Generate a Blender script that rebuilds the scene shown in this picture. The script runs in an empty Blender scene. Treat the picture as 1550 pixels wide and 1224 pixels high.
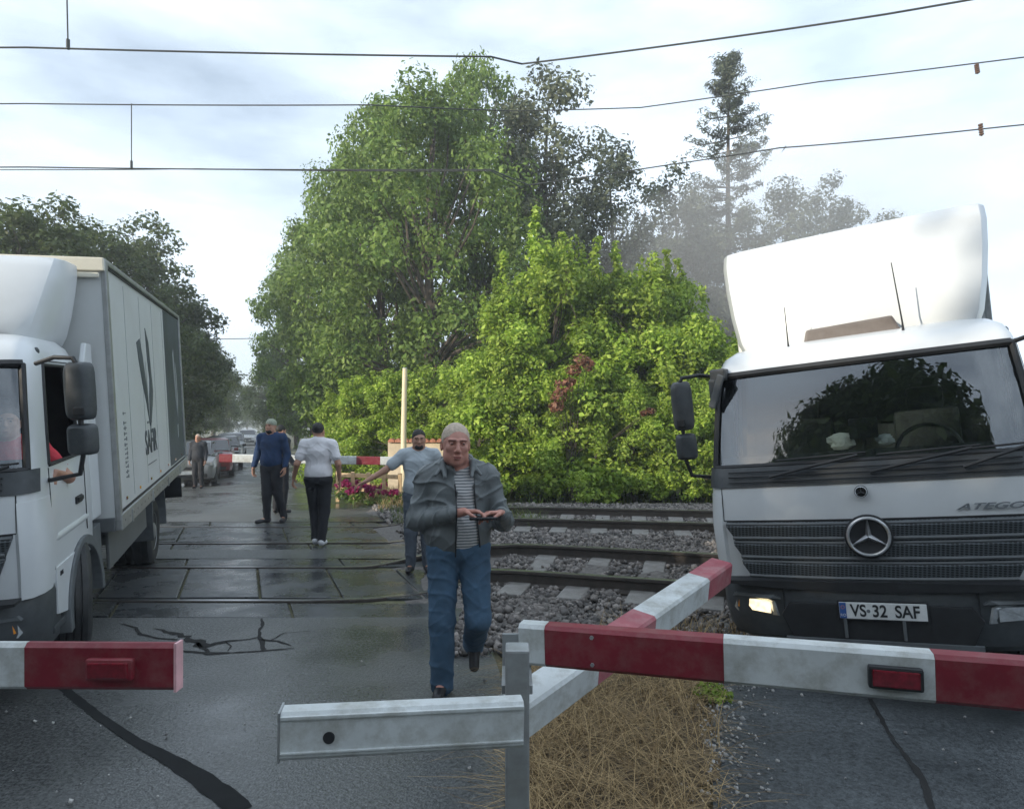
import bpy, bmesh, math, random
import numpy as np
from mathutils import Vector, Matrix

R = math.radians
scene = bpy.context.scene
COL = scene.collection
random.seed(4)
rng = np.random.default_rng(7)

# ------------------------------------------------------------------ camera, sky, sun, exposure
F = 1022.0          # focal length in pixels of a 1550 px wide picture
HOR = 640.0         # row of the horizon
CAMH = 1.70
cam_d = bpy.data.cameras.new("camera")
cam = bpy.data.objects.new("camera", cam_d)
COL.objects.link(cam)
cam.location = (0, 0, CAMH)
cam.rotation_euler = (R(90), 0, 0)
cam_d.sensor_width = 36.0
cam_d.lens = F / 1550.0 * 36.0
cam_d.shift_y = (HOR - 612.0) / 1550.0
cam_d.clip_start = 0.05
cam_d.clip_end = 2000
scene.camera = cam

SUN_EL, SUN_AZ = R(16.5), R(232)      # azimuth clockwise from +Y: behind the viewer, to the left
world = bpy.data.worlds.new("World")
scene.world = world
world.use_nodes = True
nt = world.node_tree
for n in list(nt.nodes):
    nt.nodes.remove(n)
wo = nt.nodes.new('ShaderNodeOutputWorld')
bg = nt.nodes.new('ShaderNodeBackground')
sky = nt.nodes.new('ShaderNodeTexSky')
sky.sky_type = 'NISHITA'
sky.sun_disc = False
sky.sun_elevation = SUN_EL
sky.sun_rotation = SUN_AZ
sky.air_density = 1.0
sky.dust_density = 1.2
tc = nt.nodes.new('ShaderNodeTexCoord')
mp = nt.nodes.new('ShaderNodeMapping')
mp.inputs['Scale'].default_value = (1.0, 1.0, 3.2)
mp.inputs['Location'].default_value = (0.35, 0.1, 0.25)
nz = nt.nodes.new('ShaderNodeTexNoise')
nz.inputs['Scale'].default_value = 2.3
nz.inputs['Detail'].default_value = 7
nz.inputs['Roughness'].default_value = 0.52
rp = nt.nodes.new('ShaderNodeValToRGB')
rp.color_ramp.elements[0].position = 0.30
rp.color_ramp.elements[0].color = (0.30, 0.30, 0.30, 1)
rp.color_ramp.elements[1].position = 0.62
rp.color_ramp.elements[1].color = (1, 1, 1, 1)
mx = nt.nodes.new('ShaderNodeMix')
mx.data_type = 'RGBA'
mx.inputs[7].default_value = (7.0, 8.1, 9.3, 1)     # sunlit thin cloud, in sky units
L = nt.links.new
L(tc.outputs['Generated'], mp.inputs['Vector'])
L(mp.outputs['Vector'], nz.inputs['Vector'])
L(nz.outputs['Fac'], rp.inputs['Fac'])
L(rp.outputs['Color'], mx.inputs[0])
L(sky.outputs['Color'], mx.inputs[6])
L(mx.outputs[2], bg.inputs['Color'])
bg.inputs['Strength'].default_value = 0.125
L(bg.outputs['Background'], wo.inputs['Surface'])

sun_d = bpy.data.lights.new("sun", 'SUN')
sun_d.energy = 3.9
sun_d.angle = R(0.6)
sun_d.color = (1.0, 0.90, 0.74)
sun = bpy.data.objects.new("sun", sun_d)
COL.objects.link(sun)
to_sun = Vector((math.sin(SUN_AZ) * math.cos(SUN_EL), math.cos(SUN_AZ) * math.cos(SUN_EL), math.sin(SUN_EL)))
sun.rotation_euler = (-to_sun).to_track_quat('-Z', 'Y').to_euler()
sun.location = (-20, -30, 25)

scene.view_settings.view_transform = 'Standard'
scene.view_settings.look = 'None'
scene.view_settings.exposure = 0.50
scene.view_settings.gamma = 1.0
scene.render.engine = 'CYCLES'

# ------------------------------------------------------------------ helpers
def P(px, py, d):
    """the point that stands at depth d under a pixel of the 1550 px picture"""
    return Vector(((px - 775.0) / F * d, d, CAMH - (py - HOR) / F * d))

def ground_depth(py, z=0.0):
    return (CAMH - z) * F / (py - HOR)

def gz(y):
    """height of the road behind the crossing: it dips a little"""
    if y < 14: return 0.0
    if y < 22: return -0.35 * (y - 14) / 8.0
    return -0.35

def tag(o, label=None, cat=None, group=None, kind=None):
    if label: o['label'] = label
    if cat: o['category'] = cat
    if group: o['group'] = group
    if kind: o['kind'] = kind
    return o

def empty(name, loc=(0, 0, 0), rz=0.0, sc=1.0):
    o = bpy.data.objects.new(name, None)
    COL.objects.link(o)
    o.location = loc
    o.rotation_euler = (0, 0, rz)
    o.scale = (sc, sc, sc)
    o.empty_display_size = 0.2
    return o

def copy_tree(o, parent=None):
    c = o.copy()
    COL.objects.link(c)
    if parent is not None:
        c.parent = parent
    for ch in list(o.children):
        copy_tree(ch, c)
    return c

def link_mesh(name, me, mats, parent=None):
    o = bpy.data.objects.new(name, me)
    COL.objects.link(o)
    if mats is not None:
        for m in (mats if isinstance(mats, (list, tuple)) else [mats]):
            me.materials.append(m)
    if parent is not None:
        o.parent = parent
    return o

class MB:
    """collects simple shapes into one mesh"""
    def __init__(self):
        self.v = []; self.f = []; self.mi = []
    def add(self, vs, fs, mi=0):
        b = len(self.v)
        self.v += [tuple(p) for p in vs]
        self.f += [tuple(b + i for i in f) for f in fs]
        self.mi += [mi] * len(fs)
        return self
    def box(self, c, s, rot=None, mi=0):
        hx, hy, hz = s[0] / 2, s[1] / 2, s[2] / 2
        vs = [Vector((x, y, z)) for x in (-hx, hx) for y in (-hy, hy) for z in (-hz, hz)]
        if rot is not None: vs = [rot @ p for p in vs]
        vs = [p + Vector(c) for p in vs]
        return self.add(vs, [(0, 1, 3, 2), (4, 6, 7, 5), (0, 4, 5, 1), (2, 3, 7, 6), (0, 2, 6, 4), (1, 5, 7, 3)], mi)
    def tube(self, pts, r, n=8, mi=0, caps=True):
        pts = [Vector(p) for p in pts]
        rs = r if isinstance(r, (list, tuple)) else [r] * len(pts)
        t0 = (pts[1] - pts[0]).normalized()
        up = Vector((0, 0, 1)) if abs(t0.z) < 0.9 else Vector((1, 0, 0))
        nrm = t0.cross(up).normalized()
        vs = []
        for i, p in enumerate(pts):
            if i == 0: t = pts[1] - pts[0]
            elif i == len(pts) - 1: t = pts[-1] - pts[-2]
            else: t = (pts[i + 1] - pts[i]).normalized() + (pts[i] - pts[i - 1]).normalized()
            t = t.normalized()
            nrm = (nrm - t * nrm.dot(t)).normalized()
            b = t.cross(nrm)
            for k in range(n):
                a = 2 * math.pi * k / n
                vs.append(p + (nrm * math.cos(a) + b * math.sin(a)) * rs[i])
        fs = []
        for i in range(len(pts) - 1):
            for k in range(n):
                k2 = (k + 1) % n
                fs.append((i * n + k, i * n + k2, (i + 1) * n + k2, (i + 1) * n + k))
        if caps:
            fs.append(tuple(range(n - 1, -1, -1)))
            m = (len(pts) - 1) * n
            fs.append(tuple(range(m, m + n)))
        return self.add(vs, fs, mi)
    def loft(self, rings, mi=0, close=True, cap0=True, cap1=True):
        n = len(rings[0])
        vs = [p for r_ in rings for p in r_]
        fs = []
        for i in range(len(rings) - 1):
            for k in range(n if close else n - 1):
                k2 = (k + 1) % n
                fs.append((i * n + k, i * n + k2, (i + 1) * n + k2, (i + 1) * n + k))
        if cap0: fs.append(tuple(range(n - 1, -1, -1)))
        if cap1: fs.append(tuple(range((len(rings) - 1) * n, len(rings) * n)))
        return self.add(vs, fs, mi)
    def lathe(self, prof, n=24, axis='x', c=(0, 0, 0), mi=0):
        """prof: list of (along axis, radius)"""
        c = Vector(c)
        rings = []
        for a, r_ in prof:
            ring = []
            for k in range(n):
                t = 2 * math.pi * k / n
                u, w = r_ * math.cos(t), r_ * math.sin(t)
                ring.append(c + (Vector((a, u, w)) if axis == 'x' else Vector((w, a, u)) if axis == 'y' else Vector((u, w, a))))
            rings.append(ring)
        return self.loft(rings, mi)
    def prism(self, outline, axis, a0, a1, mi=0):
        """outline in the two other axes; x: (y,z)  y: (x,z)  z: (x,y)"""
        def pt(p, a):
            return (a, p[0], p[1]) if axis == 'x' else (p[0], a, p[1]) if axis == 'y' else (p[0], p[1], a)
        n = len(outline)
        vs = [pt(p, a0) for p in outline] + [pt(p, a1) for p in outline]
        fs = [tuple(range(n)), tuple(range(2 * n - 1, n - 1, -1))]
        fs += [(k, (k + 1) % n, n + (k + 1) % n, n + k) for k in range(n)]
        return self.add(vs, fs, mi)
    def build(self, name, mat, parent=None, bevel=0.0, smooth=False, xf=None, seg=2, ang=35, fixn=True):
        me = bpy.data.meshes.new(name)
        me.from_pydata(self.v, [], self.f)
        me.polygons.foreach_set('material_index', self.mi)
        bm = bmesh.new(); bm.from_mesh(me)
        loose = [v for v in bm.verts if not v.link_faces]
        if loose: bmesh.ops.delete(bm, geom=loose, context='VERTS')
        if fixn: bmesh.ops.recalc_face_normals(bm, faces=bm.faces)
        if bevel > 0:
            es = [e for e in bm.edges if len(e.link_faces) == 2 and e.calc_face_angle(0) > R(ang)]
            bmesh.ops.bevel(bm, geom=es, offset=bevel, segments=seg, affect='EDGES', profile=0.6, clamp_overlap=True)
        if xf is not None:
            bmesh.ops.transform(bm, matrix=xf, verts=bm.verts)
        bm.to_mesh(me); bm.free()
        if smooth:
            for p in me.polygons: p.use_smooth = True
            me.set_sharp_from_angle(angle=R(40))
        return link_mesh(name, me, mat, parent)

def np_mesh(name, verts, quads, mat, parent=None, smooth=False):
    me = bpy.data.meshes.new(name)
    nv, nf = len(verts), len(quads)
    k = quads.shape[1]
    me.vertices.add(nv); me.vertices.foreach_set('co', np.asarray(verts, np.float32).ravel())
    me.loops.add(nf * k); me.loops.foreach_set('vertex_index', np.asarray(quads, np.int32).ravel())
    me.polygons.add(nf)
    me.polygons.foreach_set('loop_start', np.arange(0, nf * k, k, dtype=np.int32))
    me.polygons.foreach_set('loop_total', np.full(nf, k, np.int32))
    me.update(calc_edges=True)
    if smooth:
        me.polygons.foreach_set('use_smooth', np.ones(nf, bool))
    return link_mesh(name, me, mat, parent)

def text_part(name, body, size, mat, parent, M4, extrude=0.002, shear=0.0, sx=1.0, align='CENTER', bold=0.0):
    cu = bpy.data.curves.new(name, 'FONT')
    cu.body = body; cu.size = size; cu.extrude = extrude; cu.shear = shear; cu.offset = bold
    cu.align_x = align; cu.align_y = 'CENTER'
    tmp = bpy.data.objects.new(name, cu); COL.objects.link(tmp)
    dg = bpy.context.evaluated_depsgraph_get()
    me = bpy.data.meshes.new_from_object(tmp.evaluated_get(dg))
    bpy.data.objects.remove(tmp)
    me.transform(M4 @ Matrix.Diagonal((sx, 1, 1, 1)))
    me.name = name
    me.materials.clear()
    return link_mesh(name, me, mat, parent)

# ------------------------------------------------------------------ materials
def nodes_of(m):
    m.use_nodes = True
    t = m.node_tree
    return t, t.nodes['Principled BSDF']

def mat(name, col, rough=0.5, metal=0.0, var=0.12, scale=6.0, bump=0.0, bscale=40.0, coat=0.0, rvar=0.0, detail=5, spec=0.5, dirt=None, dirt_amt=0.5, dscale=2.0):
    m = bpy.data.materials.new(name)
    t, b = nodes_of(m)
    ln = t.links.new
    co = t.nodes.new('ShaderNodeTexCoord')
    n1 = t.nodes.new('ShaderNodeTexNoise')
    n1.inputs['Scale'].default_value = scale
    n1.inputs['Detail'].default_value = detail
    n1.inputs['Roughness'].default_value = 0.6
    ln(co.outputs['Object'], n1.inputs['Vector'])
    ra = t.nodes.new('ShaderNodeValToRGB')
    ra.color_ramp.elements[0].position = 0.3
    ra.color_ramp.elements[1].position = 0.7
    c = col
    ra.color_ramp.elements[0].color = tuple(max(0, x * (1 - var)) for x in c) + (1,)
    ra.color_ramp.elements[1].color = tuple(min(1, x * (1 + var)) for x in c) + (1,)
    ln(n1.outputs['Fac'], ra.inputs['Fac'])
    out = ra.outputs['Color']
    if dirt is not None:
        n2 = t.nodes.new('ShaderNodeTexNoise')
        n2.inputs['Scale'].default_value = dscale
        n2.inputs['Detail'].default_value = 8
        n2.inputs['Roughness'].default_value = 0.7
        ln(co.outputs['Object'], n2.inputs['Vector'])
        r2 = t.nodes.new('ShaderNodeValToRGB')
        r2.color_ramp.elements[0].position = 0.45
        r2.color_ramp.elements[0].color = (0, 0, 0, 1)
        r2.color_ramp.elements[1].position = 0.75
        r2.color_ramp.elements[1].color = (dirt_amt,) * 3 + (1,)
        ln(n2.outputs['Fac'], r2.inputs['Fac'])
        mi = t.nodes.new('ShaderNodeMix'); mi.data_type = 'RGBA'
        ln(r2.outputs['Color'], mi.inputs[0]); ln(out, mi.inputs[6])
        mi.inputs[7].default_value = tuple(dirt) + (1,)
        out = mi.outputs[2]
    ln(out, b.inputs['Base Color'])
    b.inputs['Roughness'].default_value = rough
    b.inputs['Metallic'].default_value = metal
    b.inputs['Coat Weight'].default_value = coat
    b.inputs['Specular IOR Level'].default_value = spec
    if rvar > 0:
        mr = t.nodes.new('ShaderNodeMapRange')
        mr.inputs['To Min'].default_value = max(0.02, rough - rvar)
        mr.inputs['To Max'].default_value = min(1, rough + rvar)
        mr.inputs['From Min'].default_value = 0.35; mr.inputs['From Max'].default_value = 0.65
        ln(n1.outputs['Fac'], mr.inputs['Value']); ln(mr.outputs['Result'], b.inputs['Roughness'])
    if bump > 0:
        nb = t.nodes.new('ShaderNodeTexNoise')
        nb.inputs['Scale'].default_value = bscale
        nb.inputs['Detail'].default_value = 4
        ln(co.outputs['Object'], nb.inputs['Vector'])
        bu = t.nodes.new('ShaderNodeBump')
        bu.inputs['Strength'].default_value = bump
        bu.inputs['Distance'].default_value = 0.02
        ln(nb.outputs['Fac'], bu.inputs['Height']); ln(bu.outputs['Normal'], b.inputs['Normal'])
    return m

def leaf_mat(name, c0, c1, c2, trans=0.35):
    m = bpy.data.materials.new(name)
    t, b = nodes_of(m)
    ln = t.links.new
    ge = t.nodes.new('ShaderNodeNewGeometry')
    ra = t.nodes.new('ShaderNodeValToRGB')
    e = ra.color_ramp.elements
    e[0].position = 0.0; e[0].color = c0 + (1,)
    e[1].position = 1.0; e[1].color = c2 + (1,)
    k = e.new(0.5); k.color = c1 + (1,)
    ln(ge.outputs['Random Per Island'], ra.inputs['Fac'])
    # broad clumps of paler and darker foliage
    co = t.nodes.new('ShaderNodeTexCoord')
    n1 = t.nodes.new('ShaderNodeTexNoise'); n1.inputs['Scale'].default_value = 0.9; n1.inputs['Detail'].default_value = 3
    ln(co.outputs['Object'], n1.inputs['Vector'])
    hs = t.nodes.new('ShaderNodeHueSaturation')
    mr = t.nodes.new('ShaderNodeMapRange')
    mr.inputs['From Min'].default_value = 0.3; mr.inputs['From Max'].default_value = 0.7
    mr.inputs['To Min'].default_value = 0.6; mr.inputs['To Max'].default_value = 1.4
    ln(n1.outputs['Fac'], mr.inputs['Value']); ln(mr.outputs['Result'], hs.inputs['Value'])
    ln(ra.outputs['Color'], hs.inputs['Color'])
    ln(hs.outputs['Color'], b.inputs['Base Color'])
    b.inputs['Roughness'].default_value = 0.55
    b.inputs['Specular IOR Level'].default_value = 0.3
    tr = t.nodes.new('ShaderNodeBsdfTranslucent')
    ln(hs.outputs['Color'], tr.inputs['Color'])
    ms = t.nodes.new('ShaderNodeMixShader'); ms.inputs['Fac'].default_value = trans
    ou = t.nodes['Material Output']
    ln(b.outputs['BSDF'], ms.inputs[1]); ln(tr.outputs['BSDF'], ms.inputs[2])
    ln(ms.outputs['Shader'], ou.inputs['Surface'])
    return m

def glass_mat(name, tint=(0.55, 0.62, 0.62), f0=0.10):
    m = bpy.data.materials.new(name)
    m.use_nodes = True
    t = m.node_tree
    for n in list(t.nodes): t.nodes.remove(n)
    ln = t.links.new
    ou = t.nodes.new('ShaderNodeOutputMaterial')
    tr = t.nodes.new('ShaderNodeBsdfTransparent'); tr.inputs['Color'].default_value = tint + (1,)
    gl = t.nodes.new('ShaderNodeBsdfGlossy'); gl.inputs['Roughness'].default_value = 0.015
    gl.inputs['Color'].default_value = (0.92, 0.96, 1, 1)
    lw = t.nodes.new('ShaderNodeLayerWeight'); lw.inputs['Blend'].default_value = 0.25
    mr = t.nodes.new('ShaderNodeMapRange')
    mr.inputs['To Min'].default_value = f0; mr.inputs['To Max'].default_value = 1.0
    ln(lw.outputs['Fresnel'], mr.inputs['Value'])
    ms = t.nodes.new('ShaderNodeMixShader')
    ln(mr.outputs['Result'], ms.inputs['Fac']); ln(tr.outputs['BSDF'], ms.inputs[1]); ln(gl.outputs['BSDF'], ms.inputs[2])
    ln(ms.outputs['Shader'], ou.inputs['Surface'])
    return m

def emit_mat(name, col, strength, base=(0.8, 0.8, 0.8)):
    m = bpy.data.materials.new(name)
    t, b = nodes_of(m)
    b.inputs['Base Color'].default_value = base + (1,)
    b.inputs['Roughness'].default_value = 0.15
    b.inputs['Emission Color'].default_value = col + (1,)
    co = t.nodes.new('ShaderNodeTexCoord'); n = t.nodes.new('ShaderNodeTexNoise')
    n.inputs['Scale'].default_value = 22
    t.links.new(co.outputs['Object'], n.inputs['Vector'])
    mr = t.nodes.new('ShaderNodeMapRange'); mr.inputs['From Min'].default_value = 0.35; mr.inputs['From Max'].default_value = 0.65
    mr.inputs['To Min'].default_value = strength * 0.55; mr.inputs['To Max'].default_value = strength
    t.links.new(n.outputs['Fac'], mr.inputs['Value']); t.links.new(mr.outputs['Result'], b.inputs['Emission Strength'])
    return m

def asphalt_mat(name, col, wet=0.5, wscale=0.55):
    m = bpy.data.materials.new(name)
    t, b = nodes_of(m)
    ln = t.links.new
    co = t.nodes.new('ShaderNodeTexCoord')
    big = t.nodes.new('ShaderNodeTexNoise'); big.inputs['Scale'].default_value = wscale; big.inputs['Detail'].default_value = 6; big.inputs['Roughness'].default_value = 0.55
    fine = t.nodes.new('ShaderNodeTexNoise'); fine.inputs['Scale'].default_value = 48; fine.inputs['Detail'].default_value = 6; fine.inputs['Roughness'].default_value = 0.75
    vor = t.nodes.new('ShaderNodeTexVoronoi'); vor.inputs['Scale'].default_value = 85
    for n in (big, fine, vor): ln(co.outputs['Object'], n.inputs['Vector'])
    ra = t.nodes.new('ShaderNodeValToRGB')
    ra.color_ramp.elements[0].position = 0.32; ra.color_ramp.elements[1].position = 0.68
    ra.color_ramp.elements[0].color = tuple(x * 0.55 for x in col) + (1,)
    ra.color_ramp.elements[1].color = tuple(x * 1.35 for x in col) + (1,)
    ln(big.outputs['Fac'], ra.inputs['Fac'])
    mi = t.nodes.new('ShaderNodeMix'); mi.data_type = 'RGBA'; mi.blend_type = 'MULTIPLY'; mi.inputs[0].default_value = 0.85
    r2 = t.nodes.new('ShaderNodeValToRGB')
    r2.color_ramp.elements[0].position = 0.36; r2.color_ramp.elements[0].color = (0.25, 0.25, 0.25, 1)
    r2.color_ramp.elements[1].position = 0.68; r2.color_ramp.elements[1].color = (1.9, 1.88, 1.82, 1)
    ln(fine.outputs['Fac'], r2.inputs['Fac'])
    ln(ra.outputs['Color'], mi.inputs[6]); ln(r2.outputs['Color'], mi.inputs[7])
    ln(mi.outputs[2], b.inputs['Base Color'])
    mr = t.nodes.new('ShaderNodeMapRange')
    mr.inputs['From Min'].default_value = 0.36; mr.inputs['From Max'].default_value = 0.62
    mr.inputs['To Min'].default_value = 0.72 - wet; mr.inputs['To Max'].default_value = 0.80 - wet * 0.45
    ln(big.outputs['Fac'], mr.inputs['Value']); ln(mr.outputs['Result'], b.inputs['Roughness'])
    bs = t.nodes.new('ShaderNodeMapRange')
    bs.inputs['From Min'].default_value = 0.38; bs.inputs['From Max'].default_value = 0.6
    bs.inputs['To Min'].default_value = 0.10; bs.inputs['To Max'].default_value = 0.6
    ln(big.outputs['Fac'], bs.inputs['Value'])
    bu = t.nodes.new('ShaderNodeBump'); bu.inputs['Distance'].default_value = 0.006
    ln(bs.outputs['Result'], bu.inputs['Strength'])
    ln(vor.outputs['Distance'], bu.inputs['Height']); ln(bu.outputs['Normal'], b.inputs['Normal'])
    b.inputs['Specular IOR Level'].default_value = 0.55
    return m

def stripe_mat(name, c0, c1, scale):
    m = bpy.data.materials.new(name)
    t, b = nodes_of(m); ln = t.links.new
    co = t.nodes.new('ShaderNodeTexCoord')
    w = t.nodes.new('ShaderNodeTexWave'); w.bands_direction = 'Z'; w.inputs['Scale'].default_value = scale
    w.inputs['Distortion'].default_value = 1.2; w.inputs['Detail Scale'].default_value = 1.5
    ln(co.outputs['Object'], w.inputs['Vector'])
    ra = t.nodes.new('ShaderNodeValToRGB')
    ra.color_ramp.elements[0].position = 0.35; ra.color_ramp.elements[0].color = c0 + (1,)
    ra.color_ramp.elements[1].position = 0.5; ra.color_ramp.elements[1].color = c1 + (1,)
    ln(w.outputs['Fac'], ra.inputs['Fac']); ln(ra.outputs['Color'], b.inputs['Base Color'])
    b.inputs['Roughness'].default_value = 0.85
    return m

def grille_mat(name):
    m = bpy.data.materials.new(name)
    t, b = nodes_of(m); ln = t.links.new
    co = t.nodes.new('ShaderNodeTexCoord')
    mp_ = t.nodes.new('ShaderNodeMapping'); mp_.inputs['Scale'].default_value = (38, 0.0, 62)
    v = t.nodes.new('ShaderNodeTexVoronoi'); v.inputs['Randomness'].default_value = 0.0; v.inputs['Scale'].default_value = 1.0
    ln(co.outputs['Object'], mp_.inputs['Vector']); ln(mp_.outputs['Vector'], v.inputs['Vector'])
    ra = t.nodes.new('ShaderNodeValToRGB')
    ra.color_ramp.elements[0].position = 0.32; ra.color_ramp.elements[0].color = (0.004, 0.005, 0.006, 1)
    ra.color_ramp.elements[1].position = 0.40; ra.color_ramp.elements[1].color = (0.075, 0.088, 0.098, 1)
    ln(v.outputs['Distance'], ra.inputs['Fac']); ln(ra.outputs['Color'], b.inputs['Base Color'])
    b.inputs['Roughness'].default_value = 0.5
    return m

M = {}
M['white'] = mat('white_paint', (0.64, 0.665, 0.68), 0.32, var=0.04, scale=2.5, coat=0.3, bump=0.01, bscale=6, dirt=(0.42, 0.42, 0.39), dirt_amt=0.22, dscale=1.7)
M['box_white'] = mat('box_panel_white', (0.58, 0.60, 0.60), 0.42, var=0.05, scale=1.4, bump=0.015, bscale=5, dirt=(0.45, 0.44, 0.40), dirt_amt=0.30, dscale=1.3)
M['alu'] = mat('aluminium_rail', (0.42, 0.43, 0.43), 0.42, metal=0.6, var=0.15, scale=9, dirt=(0.16, 0.15, 0.13), dirt_amt=0.5)
M['cream'] = mat('sunlit_cream_trim', (0.78, 0.74, 0.62), 0.5, var=0.08, scale=5)  # warm sunlight on the box front's top edge, put into the colour
M['plastic'] = mat('dark_plastic', (0.045, 0.052, 0.058), 0.5, var=0.2, scale=14, bump=0.05, bscale=160, dirt=(0.14, 0.14, 0.13), dirt_amt=0.35, dscale=3)
M['plastic_grey'] = mat('grey_plastic', (0.10, 0.112, 0.12), 0.55, var=0.15, scale=10, bump=0.05, bscale=120, dirt=(0.2, 0.2, 0.19), dirt_amt=0.3, dscale=3)
M['black'] = mat('black_rubber', (0.015, 0.016, 0.018), 0.55, var=0.3, scale=12)
M['interior'] = mat('cab_interior', (0.022, 0.024, 0.026), 0.8, var=0.3, scale=5)
M['tyre'] = mat('tyre_rubber', (0.022, 0.024, 0.026), 0.62, var=0.3, scale=20, bump=0.1, bscale=70, dirt=(0.09, 0.085, 0.075), dirt_amt=0.4, dscale=4)
M['rim'] = mat('steel_rim', (0.30, 0.31, 0.32), 0.45, metal=0.5, var=0.2, scale=9, dirt=(0.08, 0.07, 0.06), dirt_amt=0.6)
M['chassis'] = mat('chassis_steel', (0.035, 0.035, 0.036), 0.6, var=0.3, scale=7, dirt=(0.10, 0.09, 0.075), dirt_amt=0.5)
M['skirt'] = mat('dusty_side_guard', (0.15, 0.16, 0.165), 0.5, metal=0.2, var=0.12, scale=4, dirt=(0.10, 0.10, 0.095), dirt_amt=0.6)
M['chrome'] = mat('chrome', (0.86, 0.88, 0.90), 0.34, metal=1.0, var=0.04, scale=8)
M['grille'] = grille_mat('perforated_grille')
M['glass'] = glass_mat('windscreen_glass', (0.70, 0.78, 0.76), 0.13)
M['side_glass'] = glass_mat('side_glass', (0.72, 0.80, 0.76), 0.05)
M['lamp_lit'] = emit_mat('lit_headlamp', (1.0, 0.78, 0.42), 1.5)
M['lamp_clear'] = mat('clear_lamp', (0.55, 0.58, 0.6), 0.08, metal=0.6, var=0.3, scale=18, coat=1)
M['amber'] = mat('amber_lens', (0.75, 0.28, 0.03), 0.2, var=0.2, scale=20, coat=1)
M['plate'] = mat('plate_white', (0.72, 0.74, 0.74), 0.4, var=0.08, scale=14, dirt=(0.4, 0.4, 0.38), dirt_amt=0.4, dscale=8)
M['plate_blue'] = mat('plate_blue', (0.03, 0.10, 0.32), 0.4, var=0.1)
M['ink'] = mat('black_lettering', (0.02, 0.022, 0.025), 0.5, var=0.2)
M['slate'] = mat('slate_curtain', (0.075, 0.088, 0.105), 0.5, var=0.3, scale=1.6, detail=6, bump=0.02, bscale=5)
M['pale_print'] = mat('pale_print', (0.34, 0.36, 0.38), 0.5, var=0.2, scale=3)
M['grey_print'] = mat('grey_lettering', (0.15, 0.165, 0.18), 0.5, var=0.2, scale=8)
M['hatch'] = mat('brown_hatch', (0.10, 0.083, 0.076), 0.45, var=0.2, scale=6, dirt=(0.22, 0.2, 0.19), dirt_amt=0.5)
M['boom_faded'] = mat('boom_faded_red', (0.34, 0.085, 0.105), 0.6, var=0.2, scale=6, bump=0.05, bscale=25, dirt=(0.42, 0.30, 0.29), dirt_amt=0.6, dscale=9)
M['boom_red'] = mat('boom_red_paint', (0.185, 0.012, 0.024), 0.5, var=0.18, scale=5, bump=0.04, bscale=30, dirt=(0.22, 0.09, 0.085), dirt_amt=0.75, dscale=15)
M['boom_white'] = mat('boom_white_paint', (0.55, 0.58, 0.58), 0.5, var=0.12, scale=5, bump=0.05, bscale=25, dirt=(0.24, 0.23, 0.19), dirt_amt=0.8, dscale=11)
M['boom_end'] = mat('boom_end_cap', (0.62, 0.36, 0.38), 0.5, var=0.2, scale=12)
M['reflector'] = mat('red_reflector', (0.17, 0.008, 0.018), 0.15, var=0.35, scale=60, coat=1)
M['steel'] = mat('galvanised_steel', (0.36, 0.38, 0.39), 0.45, metal=0.5, var=0.2, scale=10, dirt=(0.2, 0.17, 0.13), dirt_amt=0.5, dscale=4)
M['rail_side'] = mat('rusty_rail', (0.062, 0.052, 0.045), 0.7, var=0.3, scale=9, bump=0.1)
M['rail_top'] = mat('polished_rail_head', (0.34, 0.34, 0.35), 0.28, metal=0.9, var=0.15, scale=4)
M['sleeper'] = mat('concrete_sleeper', (0.22, 0.212, 0.20), 0.85, var=0.25, scale=9, bump=0.2, bscale=60, dirt=(0.12, 0.10, 0.085), dirt_amt=0.7)
M['wire'] = mat('wire_metal', (0.07, 0.075, 0.075), 0.6, metal=0.3, var=0.2)
M['insulator'] = mat('brown_insulator', (0.14, 0.08, 0.05), 0.3, var=0.2)
M['asphalt'] = asphalt_mat('wet_asphalt', (0.095, 0.10, 0.102), 0.60, 0.42)
M['asphalt_wet'] = asphalt_mat('standing_water_asphalt', (0.085, 0.088, 0.088), 0.70, 0.30)
M['asphalt_dark'] = asphalt_mat('damp_dark_asphalt', (0.058, 0.066, 0.072), 0.40, 0.8)
M['panel'] = mat('wet_rubber_panel', (0.055, 0.060, 0.064), 0.30, var=0.4, scale=2.2, rvar=0.16, bump=0.12, bscale=55, dirt=(0.10, 0.095, 0.085), dirt_amt=0.5, dscale=3)
M['crack'] = mat('crack_black', (0.012, 0.012, 0.012), 0.9, var=0.3)  # plain near-black for the crack strips
M['tar'] = mat('tar_seal', (0.010, 0.011, 0.012), 0.75, var=0.3, scale=9, spec=.2)
M['earth'] = mat('verge_earth', (0.12, 0.11, 0.065), 0.95, var=0.45, scale=1.5, bump=0.3, bscale=8, dirt=(0.055, 0.08, 0.022), dirt_amt=0.9, dscale=0.6)
M['ballast_bed'] = mat('ballast_bed', (0.13, 0.12, 0.112), 0.95, var=0.5, scale=22, bump=0.9, bscale=26)

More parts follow.
